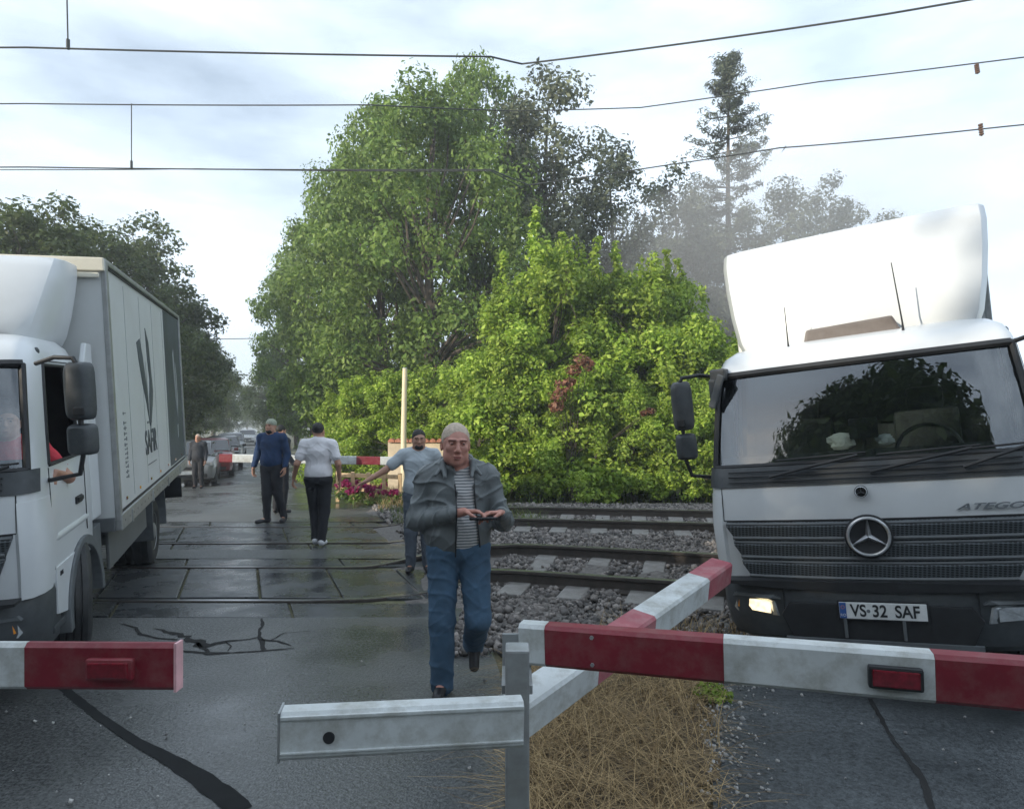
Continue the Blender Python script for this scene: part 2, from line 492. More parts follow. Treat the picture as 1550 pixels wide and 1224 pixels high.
def island_mat(name, c0, c1, rough=0.9):
    m = bpy.data.materials.new(name)
    t, b = nodes_of(m)
    ge = t.nodes.new('ShaderNodeNewGeometry'); ra = t.nodes.new('ShaderNodeValToRGB')
    ra.color_ramp.elements[0].color = c0 + (1,); ra.color_ramp.elements[1].color = c1 + (1,)
    t.links.new(ge.outputs['Random Per Island'], ra.inputs['Fac']); t.links.new(ra.outputs['Color'], b.inputs['Base Color'])
    b.inputs['Roughness'].default_value = rough
    return m
M['stone'] = island_mat('ballast_stone', (0.07, 0.066, 0.064), (0.30, 0.27, 0.25))
M['grit'] = island_mat('pale_grit', (0.16, 0.16, 0.16), (0.50, 0.49, 0.47))
M['straw'] = island_mat('dry_straw', (0.13, 0.082, 0.036), (0.50, 0.36, 0.18))
M['grass'] = leaf_mat('grass_blade', (0.05, 0.09, 0.015), (0.10, 0.16, 0.03), (0.20, 0.20, 0.06), 0.3)
M['bark'] = mat('bark', (0.085, 0.07, 0.055), 0.9, var=0.4, scale=5, bump=0.4, bscale=18)
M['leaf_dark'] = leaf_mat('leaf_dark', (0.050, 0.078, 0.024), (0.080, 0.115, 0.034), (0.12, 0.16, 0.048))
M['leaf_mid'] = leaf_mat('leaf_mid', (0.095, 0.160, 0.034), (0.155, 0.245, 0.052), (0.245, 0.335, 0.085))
M['leaf_bright'] = leaf_mat('leaf_bright', (0.14, 0.23, 0.030), (0.29, 0.42, 0.055), (0.45, 0.56, 0.11), 0.4)
M['leaf_haze_grey'] = leaf_mat('leaf_haze_grey', (0.085, 0.105, 0.065), (0.125, 0.145, 0.090), (0.18, 0.20, 0.12), 0.35)  # greyed and lightened so the leaf colour itself carries haze
M['needle'] = leaf_mat('pine_needle', (0.065, 0.085, 0.055), (0.095, 0.115, 0.075), (0.13, 0.15, 0.10), 0.25)
M['dead_leaf'] = leaf_mat('dead_leaf', (0.15, 0.065, 0.045), (0.24, 0.11, 0.07), (0.30, 0.16, 0.10), 0.3)
M['petal'] = leaf_mat('magenta_petal', (0.24, 0.015, 0.075), (0.36, 0.03, 0.13), (0.45, 0.07, 0.2), 0.3)
M['wood'] = mat('sunbleached_wood', (0.52, 0.38, 0.22), 0.8, var=0.25, scale=8, bump=0.15)
M['coping'] = mat('clay_coping', (0.42, 0.18, 0.11), 0.8, var=0.3, scale=12, bump=0.2)
M['stucco'] = mat('cream_stucco', (0.62, 0.52, 0.38), 0.9, var=0.15, scale=5, bump=0.15)
M['pole_cream'] = mat('cream_pole', (0.72, 0.62, 0.42), 0.6, var=0.1, scale=3)
M['pole_green'] = mat('grey_green_pole', (0.20, 0.23, 0.17), 0.7, var=0.15, scale=3)
M['skin'] = mat('skin', (0.42, 0.225, 0.155), 0.5, var=0.12, scale=18)
M['skin_red'] = mat('ruddy_skin', (0.47, 0.225, 0.175), 0.5, var=0.16, scale=14)
M['hair_dark'] = mat('dark_hair', (0.012, 0.011, 0.010), 0.6, var=0.4, scale=60, bump=0.4, bscale=120)
M['hair_grey'] = mat('short_grey_hair', (0.50, 0.41, 0.33), 0.8, var=0.2, scale=60, bump=0.2, bscale=150)
M['jacket'] = mat('grey_jacket_cloth', (0.125, 0.142, 0.148), 0.5, var=0.22, scale=5, bump=0.55, bscale=9)
M['jeans'] = mat('blue_denim', (0.048, 0.10, 0.165), 0.85, var=0.30, scale=5, bump=0.45, bscale=10)
M['stripes'] = stripe_mat('striped_shirt', (0.16, 0.18, 0.20), (0.55, 0.55, 0.55), 17.0)
M['tee_grey'] = mat('grey_tee', (0.42, 0.47, 0.51), 0.9, var=0.1, scale=5, bump=0.35, bscale=9)
M['tee_white'] = mat('white_tee', (0.70, 0.69, 0.72), 0.9, var=0.07, scale=5, bump=0.35, bscale=9)
M['navy'] = mat('navy_sweater', (0.012, 0.035, 0.095), 0.9, var=0.25, scale=6, bump=0.4, bscale=10)
M['dark_trousers'] = mat('dark_trousers', (0.012, 0.013, 0.018), 0.85, var=0.3, scale=7, bump=0.3, bscale=12)
M['grey_trousers'] = mat('grey_blue_trousers', (0.09, 0.11, 0.14), 0.85, var=0.2, scale=7, bump=0.3, bscale=12)
M['dark_coat'] = mat('dark_coat', (0.022, 0.026, 0.035), 0.8, var=0.3, scale=6, bump=0.3, bscale=12)
M['red_cloth'] = mat('red_cloth', (0.55, 0.03, 0.05), 0.8, var=0.2, scale=6, bump=0.3)
M['beanie'] = mat('grey_green_beanie', (0.30, 0.33, 0.26), 0.95, var=0.2, scale=40, bump=0.5, bscale=90)
M['shoe_dark'] = mat('dark_shoe', (0.015, 0.015, 0.018), 0.5, var=0.2)
M['shoe_white'] = mat('white_trainer', (0.62, 0.63, 0.66), 0.6, var=0.1, scale=20)
M['phone'] = mat('black_phone', (0.01, 0.01, 0.012), 0.2, var=0.1)
M['eye'] = mat('eye_dark', (0.02, 0.012, 0.010), 0.2, var=0.1)
M['brow'] = mat('greying_brow', (0.16, 0.085, 0.07), 0.8, var=0.2)
M['lips'] = mat('lips', (0.30, 0.09, 0.085), 0.5, var=0.1)
M['tissue'] = mat('white_tissue', (0.75, 0.75, 0.73), 0.9, var=0.08, bump=0.5, bscale=30)

# ------------------------------------------------------------------ ground, road, tracks
RD = -0.391                                    # the road runs away along x = x0 + RD*y
def road_x(x0, y): return x0 + RD * y

def sheet(name, rows, m, kind='structure', sub=None, label=None):
    """rows: list of lists of points (a grid)"""
    n = len(rows[0]); mb = MB()
    mb.v = [tuple(p) for r_ in rows for p in r_]
    for i in range(len(rows) - 1):
        for k in range(n - 1):
            mb.f.append((i * n + k, i * n + k + 1, (i + 1) * n + k + 1, (i + 1) * n + k)); mb.mi.append(0)
    o = mb.build(name, m, None, smooth=True)
    tag(o, kind=kind)
    return o

ys = [-60, -20, -5, 0, 3, 6, 10, 14, 16, 18, 20, 22, 30, 60, 150, 700]
xs = [-700, -200, -80, -40, -20, -10, -5, 0, 5, 10, 20, 40, 80, 200, 700]
sheet('ground', [[(x, y, gz(y) - 0.03) for x in xs] for y in ys], M['earth'])

# asphalt road towards the viewer and on behind the tracks
def road_rows(yl, xa, xb, z):
    return [[(road_x(xa, y) + (road_x(xb, y) - road_x(xa, y)) * k / 8.0, y, gz(y) + z) for k in range(9)] for y in yl]
# far road
sheet('road', road_rows([11.62, 13, 14, 16, 18, 20, 22, 26, 34, 50, 90, 160, 300], -4.4, 2.55, 0.0), M['asphalt_wet'])
# near road: spans the front of the picture up to the first track, left of the grass island
near = []
for y in [-12, -6, -2, 0, 1.5, 2.4, 3.2, 4.2, 5.2, 5.90]:
    xr = 0.0 if y < 4 else 0.0 - 0.14 * (y - 4)
    near.append([(-14 + (xr + 14) * k / 10.0, y, 0.0) for k in range(11)])
sheet('road_forecourt', near, M['asphalt'])
# the lane the second truck comes down
lane = []
for y, xl in [(-12, 0.25), (-2, 0.35), (1.5, 0.55), (2.6, 0.78), (3.2, 0.95), (3.8, 1.12), (4.3, 1.30), (5.2, 1.6), (6.2, 1.85), (6.9, 1.95)]:
    lane.append([(xl + (9 - xl) * k / 8.0, y, 0.012) for k in range(9)])
sheet('road_lane', lane, M['asphalt_dark'])

# track centre lines: straight across the road, swinging towards the viewer on the right
def smooth_curve(pts):
    px = np.array([p[0] for p in pts], float); py = np.array([p[1] for p in pts], float)
    xx = np.arange(px[0], px[-1], 0.1)
    yy = np.interp(xx, px, py)
    k = np.ones(7) / 7.0
    for _ in range(1):
        yp = np.concatenate([np.full(3, yy[0]) , yy, np.full(3, yy[-1])])
        yp[:3] = yy[0] - (yy[1] - yy[0]) * np.arange(3, 0, -1); yp[-3:] = yy[-1] + (yy[-1] - yy[-2]) * np.arange(1, 4)
        yy = np.convolve(yp, k, 'valid')
    return xx, yy
T1 = smooth_curve([(-40, 7.23), (-1.55, 7.23), (-0.45, 7.90), (0.2, 7.78), (2.4, 7.12), (4.0, 6.5), (14, 2.2)])
T2 = smooth_curve([(-40, 10.32), (-1.9, 10.32), (-0.55, 11.62), (0.2, 11.62), (3.5, 11.05), (8, 9.9), (20, 6.2)])
def raise_z(x): 
    t = min(1, max(0, (x + 1.35) / 1.4)); return 0.165 * t * t * (3 - 2 * t)
def track_pt(T, x, off):
    y = np.interp(x, T[0], T[1]); y2 = np.interp(x + 0.1, T[0], T[1]); y1 = np.interp(x - 0.1, T[0], T[1])
    d = Vector((0.2, y2 - y1)).normalized()
    return Vector((x - d.y * off, y + d.x * off)), d

def rail_mesh(T, off):
    prof = [(-0.072, -0.160, 1), (0.072, -0.160, 1), (0.072, -0.148, 1), (0.012, -0.125, 1), (0.012, -0.045, 1), (0.036, -0.030, 1), (0.036, -0.006, 1),
            (0.030, 0.0, 0), (-0.030, 0.0, 0), (-0.036, -0.006, 1), (-0.036, -0.030, 1), (-0.012, -0.045, 1), (-0.012, -0.125, 1), (-0.072, -0.148, 1)]
    xx = np.concatenate([np.arange(-14, -1.6, 2.0), np.arange(-1.6, 12.01, 0.25)])
    rings = []
    for x in xx:
        p, d = track_pt(T, x, off)
        z = raise_z(x)
        rings.append([Vector((p.x - d.y * a, p.y + d.x * a, z + 0.004 + b)) for a, b, _ in prof])
    mb = MB(); mb.loft(rings)
    n = len(prof)
    for i in range(len(mb.f)):
        f = mb.f[i]
        if len(f) == 4 and all((q % n) in (7, 8) for q in f): mb.mi[i] = 1
    return mb

def build_track(T, label):
    root = empty('railway_track', (0, float(np.interp(0, T[0], T[1])), 0))
    tag(root, label, 'railway track', 'railway tracks over the crossing')
    off = root.location.copy()
    for s in (-0.7535, 0.7535):
        mb = rail_mesh(T, s)
        mb.v = [tuple(Vector(p) - off) for p in mb.v]
        mb.build('rail', [M['rail_side'], M['rail_top']], root)
    x = -0.35
    k = 0
    proto = None
    while x < 7.2:
        p, d = track_pt(T, x, 0)
        ang = math.atan2(d.y, d.x)
        z = raise_z(x) - 0.118
        if proto is None:
            mb = MB()
            # slightly waisted concrete sleeper with rail seats
            prof = [(-1.25, 0.0), (-0.55, 0.0), (-0.40, -0.035), (0.40, -0.035), (0.55, 0.0), (1.25, 0.0), (1.25, -0.18), (-1.25, -0.18)]
            mb.prism([(a, b) for a, b in prof], 'x', -0.125, 0.125)
            s = mb.build('sleeper', M['sleeper'], root, bevel=0.015)
            # clips
            proto = s
        else:
            s = proto.copy(); COL.objects.link(s); s.parent = root
        s.location = Vector((p.x, p.y, z)) - off
        s.rotation_euler = (0, 0, ang)
        x += 0.62; k += 1
    return root
build_track(T1, 'near railway track running beside the dry grass towards the truck facing us')
build_track(T2, 'far railway track nearest the tall bright hedge behind the ballast')

# ballast beds
def bed(name, T, lo, hi, z0):
    rows = []
    for off in (lo, lo + 0.35, 0, hi - 0.35, hi):
        row = []
        for x in np.arange(-0.9, 16.1, 0.6):
            p, d = track_pt(T, x, off)
            zz = raise_z(x) + (-0.16 if off not in (lo, hi) else -0.24) 
            row.append((p.x, p.y, max(z0, zz)))
        rows.append(row)
    return rows
rows = []
for k, y in enumerate(np.arange(4.7, 14.6, 0.45)):
    row = []
    for x in np.arange(-1.05, 14, 0.45):
        h = 0.0 + 0.02 * math.sin(x * 3.1 + y * 2.2) + 0.015 * math.sin(7 * x - 3 * y)
        edge = min(1, max(0, (y - 4.7) / 0.9)) * min(1, max(0, (14.4 - y) / 0.8)) * min(1, max(0, (x + 1.05) / 0.6))
        row.append((x + (-0.30 * max(0, y - 6) if x < 0.1 else 0) * max(0, min(1, (0.6 - x))), y, -0.05 + edge * (0.055 + h)))
    rows.append(row)
sheet('ballast_bed', rows, M['ballast_bed'])

def scatter_stones(name, n, smin, smax, m, xr, yr, zf, keep=None, label=None):
    cube = np.array([[x, y, z] for x in (-1, 1) for y in (-1, 1) for z in (-1, 1)], float)
    q = np.array([(0, 1, 3, 2), (4, 6, 7, 5), (0, 4, 5, 1), (2, 3, 7, 6), (0, 2, 6, 4), (1, 5, 7, 3)])
    c = np.stack([rng.uniform(*xr, n), rng.uniform(*yr, n)], 1)
    if keep is not None: c = c[keep(c[:, 0], c[:, 1])]
    n = len(c)
    s = rng.uniform(smin, smax, n) * (0.6 + 0.8 * rng.random(n) ** 2)
    v = cube[None] * rng.uniform(0.45, 1.0, (n, 8, 3)) * s[:, None, None] * 0.5
    # random rotation
    a = rng.normal(size=(n, 4)); a /= np.linalg.norm(a, axis=1, keepdims=True)
    w, x, y, z = a.T
    Rm = np.stack([np.stack([1 - 2 * (y * y + z * z), 2 * (x * y - z * w), 2 * (x * z + y * w)], -1),
                   np.stack([2 * (x * y + z * w), 1 - 2 * (x * x + z * z), 2 * (y * z - x * w)], -1),
                   np.stack([2 * (x * z - y * w), 2 * (y * z + x * w), 1 - 2 * (x * x + y * y)], -1)], 1)
    v = np.einsum('nij,nkj->nki', Rm, v)
    zz = zf(c[:, 0], c[:, 1])
    v += np.concatenate([c, zz[:, None]], 1)[:, None]
    f = (q[None] + (np.arange(n) * 8)[:, None, None]).reshape(-1, 4)
    o = np_mesh(name, v.reshape(-1, 3), f, m)
    tag(o, label, 'gravel', kind='stuff')
    return o
def off_sleeper(x, y):
    ok = np.ones(len(x), bool)
    yl = np.where(x < 0.2, 4.9 + 0.0 * x, 4.9)
    ok &= (y > yl)
    ok &= (x > -0.45 - 0.33 * np.maximum(0, y - 6.4))
    # thin the stones over the sleepers so that they show
    for T in (T1, T2):
        cy = np.interp(x, T[0], T[1])
        sl = (np.interp(x + .1, T[0], T[1]) - np.interp(x - .1, T[0], T[1])) / .2
        ok &= ~((np.abs(y - cy) < 1.28) & (np.mod(x + sl * (y - cy) + 0.35 + 0.14, 0.62) < 0.28) & (rng.random(len(x)) < 0.95))
        for s in (-0.7535, 0.7535):
            ok &= np.abs(y - cy - s) > 0.06
    return ok
scatter_stones('ballast', 34000, 0.035, 0.062, M['stone'], (-2.8, 6.0), (4.8, 14.0), lambda x, y: 0.012 + 0.02 * rng.random(len(x)), off_sleeper,
               'loose grey brown ballast stones between the railway tracks')
def shoulder(x, y):
    xl = np.interp(y, [2.4, 3.2, 3.8, 4.3, 5.2], [0.72, 0.95, 1.12, 1.30, 1.6])
    return np.abs(x - xl + 0.02) < 0.42 * rng.random(len(x)) ** 2.0
scatter_stones('gravel_edge', 7000, 0.008, 0.022, M['grit'], (0.1, 2.2), (2.5, 5.2), lambda x, y: 0.016 + 0 * x, shoulder,
               'pale grit along the asphalt edge beside the dry grass')
# loose chips on the wet asphalt
scatter_stones('road_chips', 90, 0.008, 0.018, M['grit'], (-3.0, 2.9), (3.0, 5.0), lambda x, y: 0.016 + 0 * x, None, 'pale stone chips lying on the wet asphalt')

# crossing deck
deck = MB()
def slab(x0, x1, y0, y1, gap=0.012):
    sk = RD
    z = random.uniform(-0.006, 0.006)
    ja, jb = random.uniform(-.006, .006), random.uniform(-.006, .006)
    a, b = x0 + gap, x1 - gap
    dy = (y1 - y0)
    top = [(a, y0 + gap), (b, y0 + gap), (b + sk * dy, y1 - gap), (a + sk * dy, y1 - gap)]
    vs = [(p[0], p[1], -0.12) for p in top] + [(top[0][0], top[0][1], z + ja), (top[1][0], top[1][1], z + jb), (top[2][0], top[2][1], z + jb), (top[3][0], top[3][1], z + ja)]
    deck.add(vs, [(3, 2, 1, 0), (4, 5, 6, 7), (0, 1, 5, 4), (1, 2, 6, 5), (2, 3, 7, 6), (3, 0, 4, 7)])
def row(y0, y1, w, x_off, xa=None, xb=None):
    ym = (y0 + y1) / 2
    xl = -8.6; xr = road_x(2.55, ym) - 0.25
    x = xl + x_off
    while x < xr:
        slab(x, min(x + w, xr), y0, y1); x += w
row(5.92, 6.42, 1.62, 0.2)
row(6.56, 7.88, 0.80, 0.55)
row(8.04, 8.46, 1.9, 0.9)
row(9.08, 9.50, 1.9, 0.2)
row(9.64, 10.98, 1.6, 0.6)
row(11.14, 11.60, 2.4, 1.2)
d_ = deck.build('crossing_deck', M['panel'], None, bevel=0.010)
tag(d_, kind='structure')
# asphalt strip between the two tracks
sheet('road_between_tracks', [[(-8.6 + (road_x(2.6, y) + 8.6) * k / 6.0, y, 0.002) for k in range(7)] for y in (8.47, 8.77, 9.07)], M['asphalt'])

# cracks in the near asphalt, as thin ragged near-black strips
def crack(name, px_pts, widths, m, z=0.004, jag=0.35):
    pts = []
    for (px, py) in px_pts:
        d = ground_depth(py); pts.append(Vector(((px - 775) / F * d, d, 0)))
    fine = []; ww = []
    for i in range(len(pts) - 1):
        n = max(2, int((pts[i + 1] - pts[i]).length / 0.05))
        for k in range(n):
            t = k / n
            fine.append(pts[i].lerp(pts[i + 1], t)); ww.append(widths[i] * (1 - t) + widths[i + 1] * t)
    fine.append(pts[-1]); ww.append(widths[-1])
    mb = MB()
    L_, R_ = [], []
    for i, p in enumerate(fine):
        a = fine[max(0, i - 1)]; b = fine[min(len(fine) - 1, i + 1)]
        t = (b - a).normalized(); nn = Vector((-t.y, t.x, 0))
        j = Vector((random.uniform(-1, 1), random.uniform(-1, 1), 0)) * ww[i] * jag * 0.5
        L_.append(p + nn * ww[i] * random.uniform(1 - jag, 1 + jag) / 2 + j + Vector((0, 0, z)))
        R_.append(p - nn * ww[i] * random.uniform(1 - jag, 1 + jag) / 2 + j + Vector((0, 0, z)))
    vs = L_ + R_; n = len(L_)
    mb.add(vs, [(i, i + 1, n + i + 1, n + i) for i in range(n - 1)])
    o = mb.build(name, m); tag(o, kind='structure'); return o
crack('road_crack', [(232, 951), (262, 957), (290, 968), (312, 977), (335, 972), (362, 969), (390, 965)], [.01, .05, .075, .07, .035, .02, .02], M['crack'], jag=.6)
crack('road_crack', [(300, 972), (304, 980), (318, 986)], [.02, .03, .02], M['crack'], jag=.6)
crack('road_crack', [(340, 971), (350, 978), (344, 986)], [.012, .012, .01], M['crack'], jag=.6)
crack('road_crack', [(410, 969), (430, 958), (470, 955)], [.012, .010, .006], M['crack'], jag=.6)
crack('road_crack', [(270, 985), (300, 987), (318, 989), (350, 988), (385, 986), (420, 983), (445, 981)], [.02, .03, .06, .02, .02, .02, .01], M['crack'])
crack('road_crack', [(396, 936), (398, 945), (392, 955), (394, 966), (399, 984)], [.015, .025, .02, .035, .04], M['crack'])
crack('road_crack', [(396, 968), (420, 970), (440, 977)], [.03, .02, .01], M['crack'])
crack('road_crack', [(185, 944), (205, 950), (212, 960), (240, 966), (268, 968)], [.02, .02, .03, .02, .02], M['crack'])
crack('road_crack', [(1316, 1060), (1330, 1085), (1352, 1125), (1372, 1150), (1392, 1175), (1402, 1200), (1412, 1230)], [.03, .025, .02, .025, .035, .035, .03], M['crack'], z=0.016, jag=0.25)
crack('tar_seam', [(60, 1010), (100, 1045), (150, 1085), (205, 1122), (262, 1152), (305, 1178), (340, 1204), (365, 1228)], [.06, .055, .055, .06, .085, .105, .11, .11], M['tar'], jag=0.06)

# ------------------------------------------------------------------ barrier booms
def boom(name, a, b, w, h, bands, label, group='barrier booms of the crossing', roll=0.0, endcap=None):
    """square hollow beam from a to b; bands: list of (t0, t1, material)"""
    a, b = Vector(a), Vector(b)
    root = empty(name, a); tag(root, label, 'barrier boom', group)
    t = (b - a); ln_ = t.length; t.normalize()
    up = Vector((0, 0, 1)); side = t.cross(up).normalized(); up = side.cross(t).normalized()
    if roll:
        q = Matrix.Rotation(roll, 3, t); side = q @ side; up = q @ up
    for (t0, t1, m, nm) in bands:
        mb = MB(); rings = []
        r = 0.012
        prof = [(-w / 2 + r, -h / 2), (w / 2 - r, -h / 2), (w / 2, -h / 2 + r), (w / 2, h / 2 - r), (w / 2 - r, h / 2), (-w / 2 + r, h / 2), (-w / 2, h / 2 - r), (-w / 2, -h / 2 + r)]
        for q in (t0 * ln_ + 0.0005, t1 * ln_ - 0.0005):
            rings.append([t * q + side * u + up * v for u, v in prof])
        mb.loft(rings); mb.build(nm, m, root)
    return root, t, side, up, ln_

# left boom, coming in from the left
A = P(-560, 1003, 2.02); B = P(268, 1007, 2.0)
W = (B - A).length
def tx(px): return (px + 560) / (268 + 560.0)
r_, t, side, up, ln_ = boom('barrier_boom', A, B, 0.036, 0.138,
    [(0, tx(-330), M['boom_red'], 'red_band'), (tx(-330), tx(45), M['boom_white'], 'white_band'), (tx(45), 1.0, M['boom_red'], 'red_band')],
    'dark red boom end with a reflector box, before the left truck wheel')
mb = MB(); mb.loft([[t * q + side * u + up * v for u, v in ((-.020, -.071), (.020, -.071), (.020, .071), (-.020, .071))] for q in (ln_, ln_ + 0.008)])
mb.build('end_cap', M['boom_end'], r_)
def reflector(root, A, t, side, up, q, w, h, framed, off=0.0375):
    sgn = -1 if side.y > 0 else 1
    c = t * q + side * sgn * (off + 0.012)
    Rm = Matrix((t, side * sgn, up)).transposed()
    mb = MB(); mb.box((0, 0, 0), (w, 0.026, h))
    o = mb.build('reflector_frame', M['black'] if framed else M['boom_red'], root, bevel=0.008, xf=Matrix.Translation(c) @ Rm.to_4x4())
    mb = MB(); mb.box((0, 0, 0), (w * 0.86, 0.012, h * 0.72))
    mb.build('reflector', M['reflector'], o, bevel=0.004, xf=Matrix.Translation(c + side * sgn * 0.012) @ Rm.to_4x4())
reflector(r_, A, t, side, up, tx(177) * ln_, 0.138, 0.062, False, 0.018)

# broken white boom stub
A = P(427, 1108, 1.80); B = P(790, 1090, 1.90)
r_, t, side, up, ln_ = boom('broken_boom', A, B, 0.07, 0.128, [(0.0, 1.0, M['boom_white'], 'white_band')],
    'broken white boom stub with a round bolt hole, before the wet asphalt')
mb = MB(); 
sg = -1 if side.y > 0 else 1
for zz, th in ((0.052, 0.010), (-0.040, 0.006)):
    Rm = Matrix((t, side * sg, up)).transposed()
    mb2 = MB(); mb2.box((0, 0, 0), (ln_ * 0.995, 0.008, th))
    mb2.build('edge_strip', M['boom_white'], r_, bevel=0.002, xf=Matrix.Translation(t * ln_ / 2 + side * sg * 0.037 + up * zz) @ Rm.to_4x4())
mb = MB(); mb.lathe([(-0.002, 0.001), (-0.002, 0.0155), (0.003, 0.0155), (0.003, 0.001)], 20, 'y')
mb.build('bolt_hole', M['black'], r_, xf=Matrix.Translation(t * 0.125 + side * sg * 0.0365 + up * -0.004))
mb = MB(); mb.loft([[t * q + side * u + up * v for u, v in ((-.036, -.066), (.036, -.066), (.036, .066), (-.036, .066))] for q in (-0.006, 0.0)])
mb.build('end_plate', M['steel'], r_)

# long boom in front of the second truck
A = P(790, 970.5, 2.36); B = P(1900, 1062, 1.72)
def wx(px):
    # fraction along the beam for a pixel column
    lo, hi = 0.0, 1.0
    for _ in range(40):
        m_ = (lo + hi) / 2; q = A.lerp(B, m_)
        if 775 + q.x / q.y * F < px: lo = m_
        else: hi = m_
    return lo
bands = []
edges = [790, 829, 1096, 1411, 1700, 1900]
for i in range(len(edges) - 1):
    red = i % 2 == 1
    bands.append((wx(edges[i]) if i else 0, wx(edges[i + 1]) if i < len(edges) - 2 else 1, M['boom_red'] if red else M['boom_white'], 'red_band' if red else 'white_band'))
r_, t, side, up, ln_ = boom('barrier_boom', A, B, 0.075, 0.140, bands, 'long red and white boom with a black framed reflector, below the number plate')
reflector(r_, A, t, side, up, wx(1350) * ln_, 0.142, 0.066, True)

# smashed boom slanting back to the truck corner
A = P(775, 1085, 2.38); B = P(1090, 864, 3.95)
def wx2(px):
    lo, hi = 0.0, 1.0
    for _ in range(40):
        m_ = (lo + hi) / 2; q = A.lerp(B, m_)
        if 775 + q.x / q.y * F < px: lo = m_
        else: hi = m_
    return lo
e2 = [775, 885, 972, 1055, 1090]
bands = [(wx2(e2[i]) if i else 0, wx2(e2[i + 1]) if i < 3 else 1, M['boom_white'] if i % 2 == 0 else M['boom_faded'], 'white_band' if i % 2 == 0 else 'red_band') for i in range(4)]
boom('broken_boom', A, B, 0.135, 0.135, bands, 'smashed red and white boom slanting from the dry grass to the truck corner', roll=R(8))

# bolt heads along the booms
def bolts(root, t, side, up, qs, off, vs):
    sgn = -1 if side.y > 0 else 1
    for q in qs:
        for v in vs:
            c = t * q + side * sgn * off + up * v
            mb = MB(); mb.tube([c, c + side * sgn * .006], .007, 6); mb.build('bolt', M['steel'], root)
bolts(r_, t, side, up, [ln_ * wx(px) for px in (838, 1085, 1106, 1400, 1422)], .0375, (.045, -.045))
# post between the booms
c = P(783, 1000, 2.08)
root = empty('barrier_post', (c.x, 2.12, 0)); tag(root, 'grey steel post that holds the boom ends at the grass edge', 'barrier post')
mb = MB(); mb.box((0, 0, 0.50), (0.075, 0.09, 1.0)); mb.build('column', M['steel'], root, bevel=0.008)
mb = MB(); mb.box((0, 0, 0.01), (0.2, 0.2, 0.02)); mb.build('base_plate', M['steel'], root, bevel=0.004)
mb = MB(); mb.box((0.0, 0.14, 0.845), (0.10, 0.19, 0.03)); mb.box((0.0, 0.225, 0.90), (0.10, 0.012, 0.14)); mb.build('fork', M['steel'], root, bevel=0.003)

# far boom behind the tracks
D = 13.5
A = P(333, 693, D); B = P(628, 698, D)
def fx(px): return (px - 333) / (628 - 333.0)
boom('barrier_boom', A, B, 0.09, 0.165, [(0, fx(353), M['boom_red'], 'red_band'), (fx(353), fx(540), M['boom_white'], 'white_band'), (fx(540), fx(576), M['boom_red'], 'red_band'), (fx(576), 1, M['boom_white'], 'white_band')],
     'lowered red and white boom on the far side, behind the walkers')
c = P(628, 700, D); root = empty('barrier_machine', (c.x, D + 0.05, 0)); tag(root, 'grey barrier machine that holds the far boom, behind the man in grey tee', 'barrier machine')
mb = MB(); mb.box((0, 0, 0.5), (0.34, 0.3, 1.0)); mb.build('cabinet', M['steel'], root, bevel=0.02)
mb = MB(); mb.lathe([(-0.22, 0.08), (0.22, 0.08)], 16, 'y', (0, 0, 0.92)); mb.build('pivot', M['plastic_grey'], root)

# ------------------------------------------------------------------ trucks
CAB_Z = [0.83, 1.02, 1.28, 1.50, 1.60, 1.68, 1.90, 2.15, 2.40, 2.47, 2.55, 2.61, 2.645]
CAB_YF = [0.10, 0.085, 0.075, 0.10, 0.13, 0.165, 0.23, 0.31, 0.41, 0.46, 0.56, 0.74, 0.98]
CAB_HW = [1.09, 1.10, 1.105, 1.105, 1.10, 1.095, 1.08, 1.06, 1.035, 1.02, 0.99, 0.93, 0.80]
CAB_YB = [1.72, 1.72, 1.72, 1.72, 1.72, 1.72, 1.72, 1.72, 1.72, 1.71, 1.68, 1.62, 1.50]
def cab_ring(i, inset=0.0):
    z, yf, hw, yb = CAB_Z[i], CAB_YF[i] + inset, CAB_HW[i] - inset, CAB_YB[i] - inset
    bow = 0.07
    half = []
    for fr in (0.0, 0.25, 0.5, 0.72, 0.90):
        half.append((fr * hw, yf + bow * (fr / 0.9) ** 2 * 0.8))
    x0, y0 = half[-1]
    x1, y1 = hw, yf + 0.30
    for s in (0.35, 0.7):
        a = s * math.pi / 2
        half.append((x0 + (x1 - x0) * math.sin(a), y0 + (y1 - y0) * (1 - math.cos(a))))
    half.append((x1, y1))                                   # 7 : A pillar, rear edge
    half.append((hw, max(y1 + 0.04, 0.52)))                 # 8 : front edge of the side window
    half.append((hw, 1.36))                                 # 9 : rear edge
    half.append((hw, 1.45))
    half.append((hw, yb - 0.10))
    half.append((hw - 0.03, yb - 0.03))
    half.append((hw - 0.10, yb))
    half.append((0.0, yb))                                  # 14
    pts = [Vector((x, y, z)) for x, y in half]
    pts += [Vector((-x, y, z)) for x, y in half[-2:0:-1]]
    return pts                                              # 28 points
NSEG = 28
def ring_z(z, inset=0.0):
    i_ = float(np.interp(z, CAB_Z, range(len(CAB_Z)))); lo_ = min(len(CAB_Z) - 2, int(i_)); t_ = i_ - lo_
    return [a.lerp(b, t_) for a, b in zip(cab_ring(lo_, inset), cab_ring(lo_ + 1, inset))]
def seg_class(k):
    """segment k joins ring point k and k+1"""
    kk = k if k < 14 else 27 - k
    if kk <= 4: return 'front'
    if kk == 8: return 'side'
    return 'other'
WS0, WS1 = 5, 8      # ring levels of the windscreen
SW0, SW1 = 5, 8

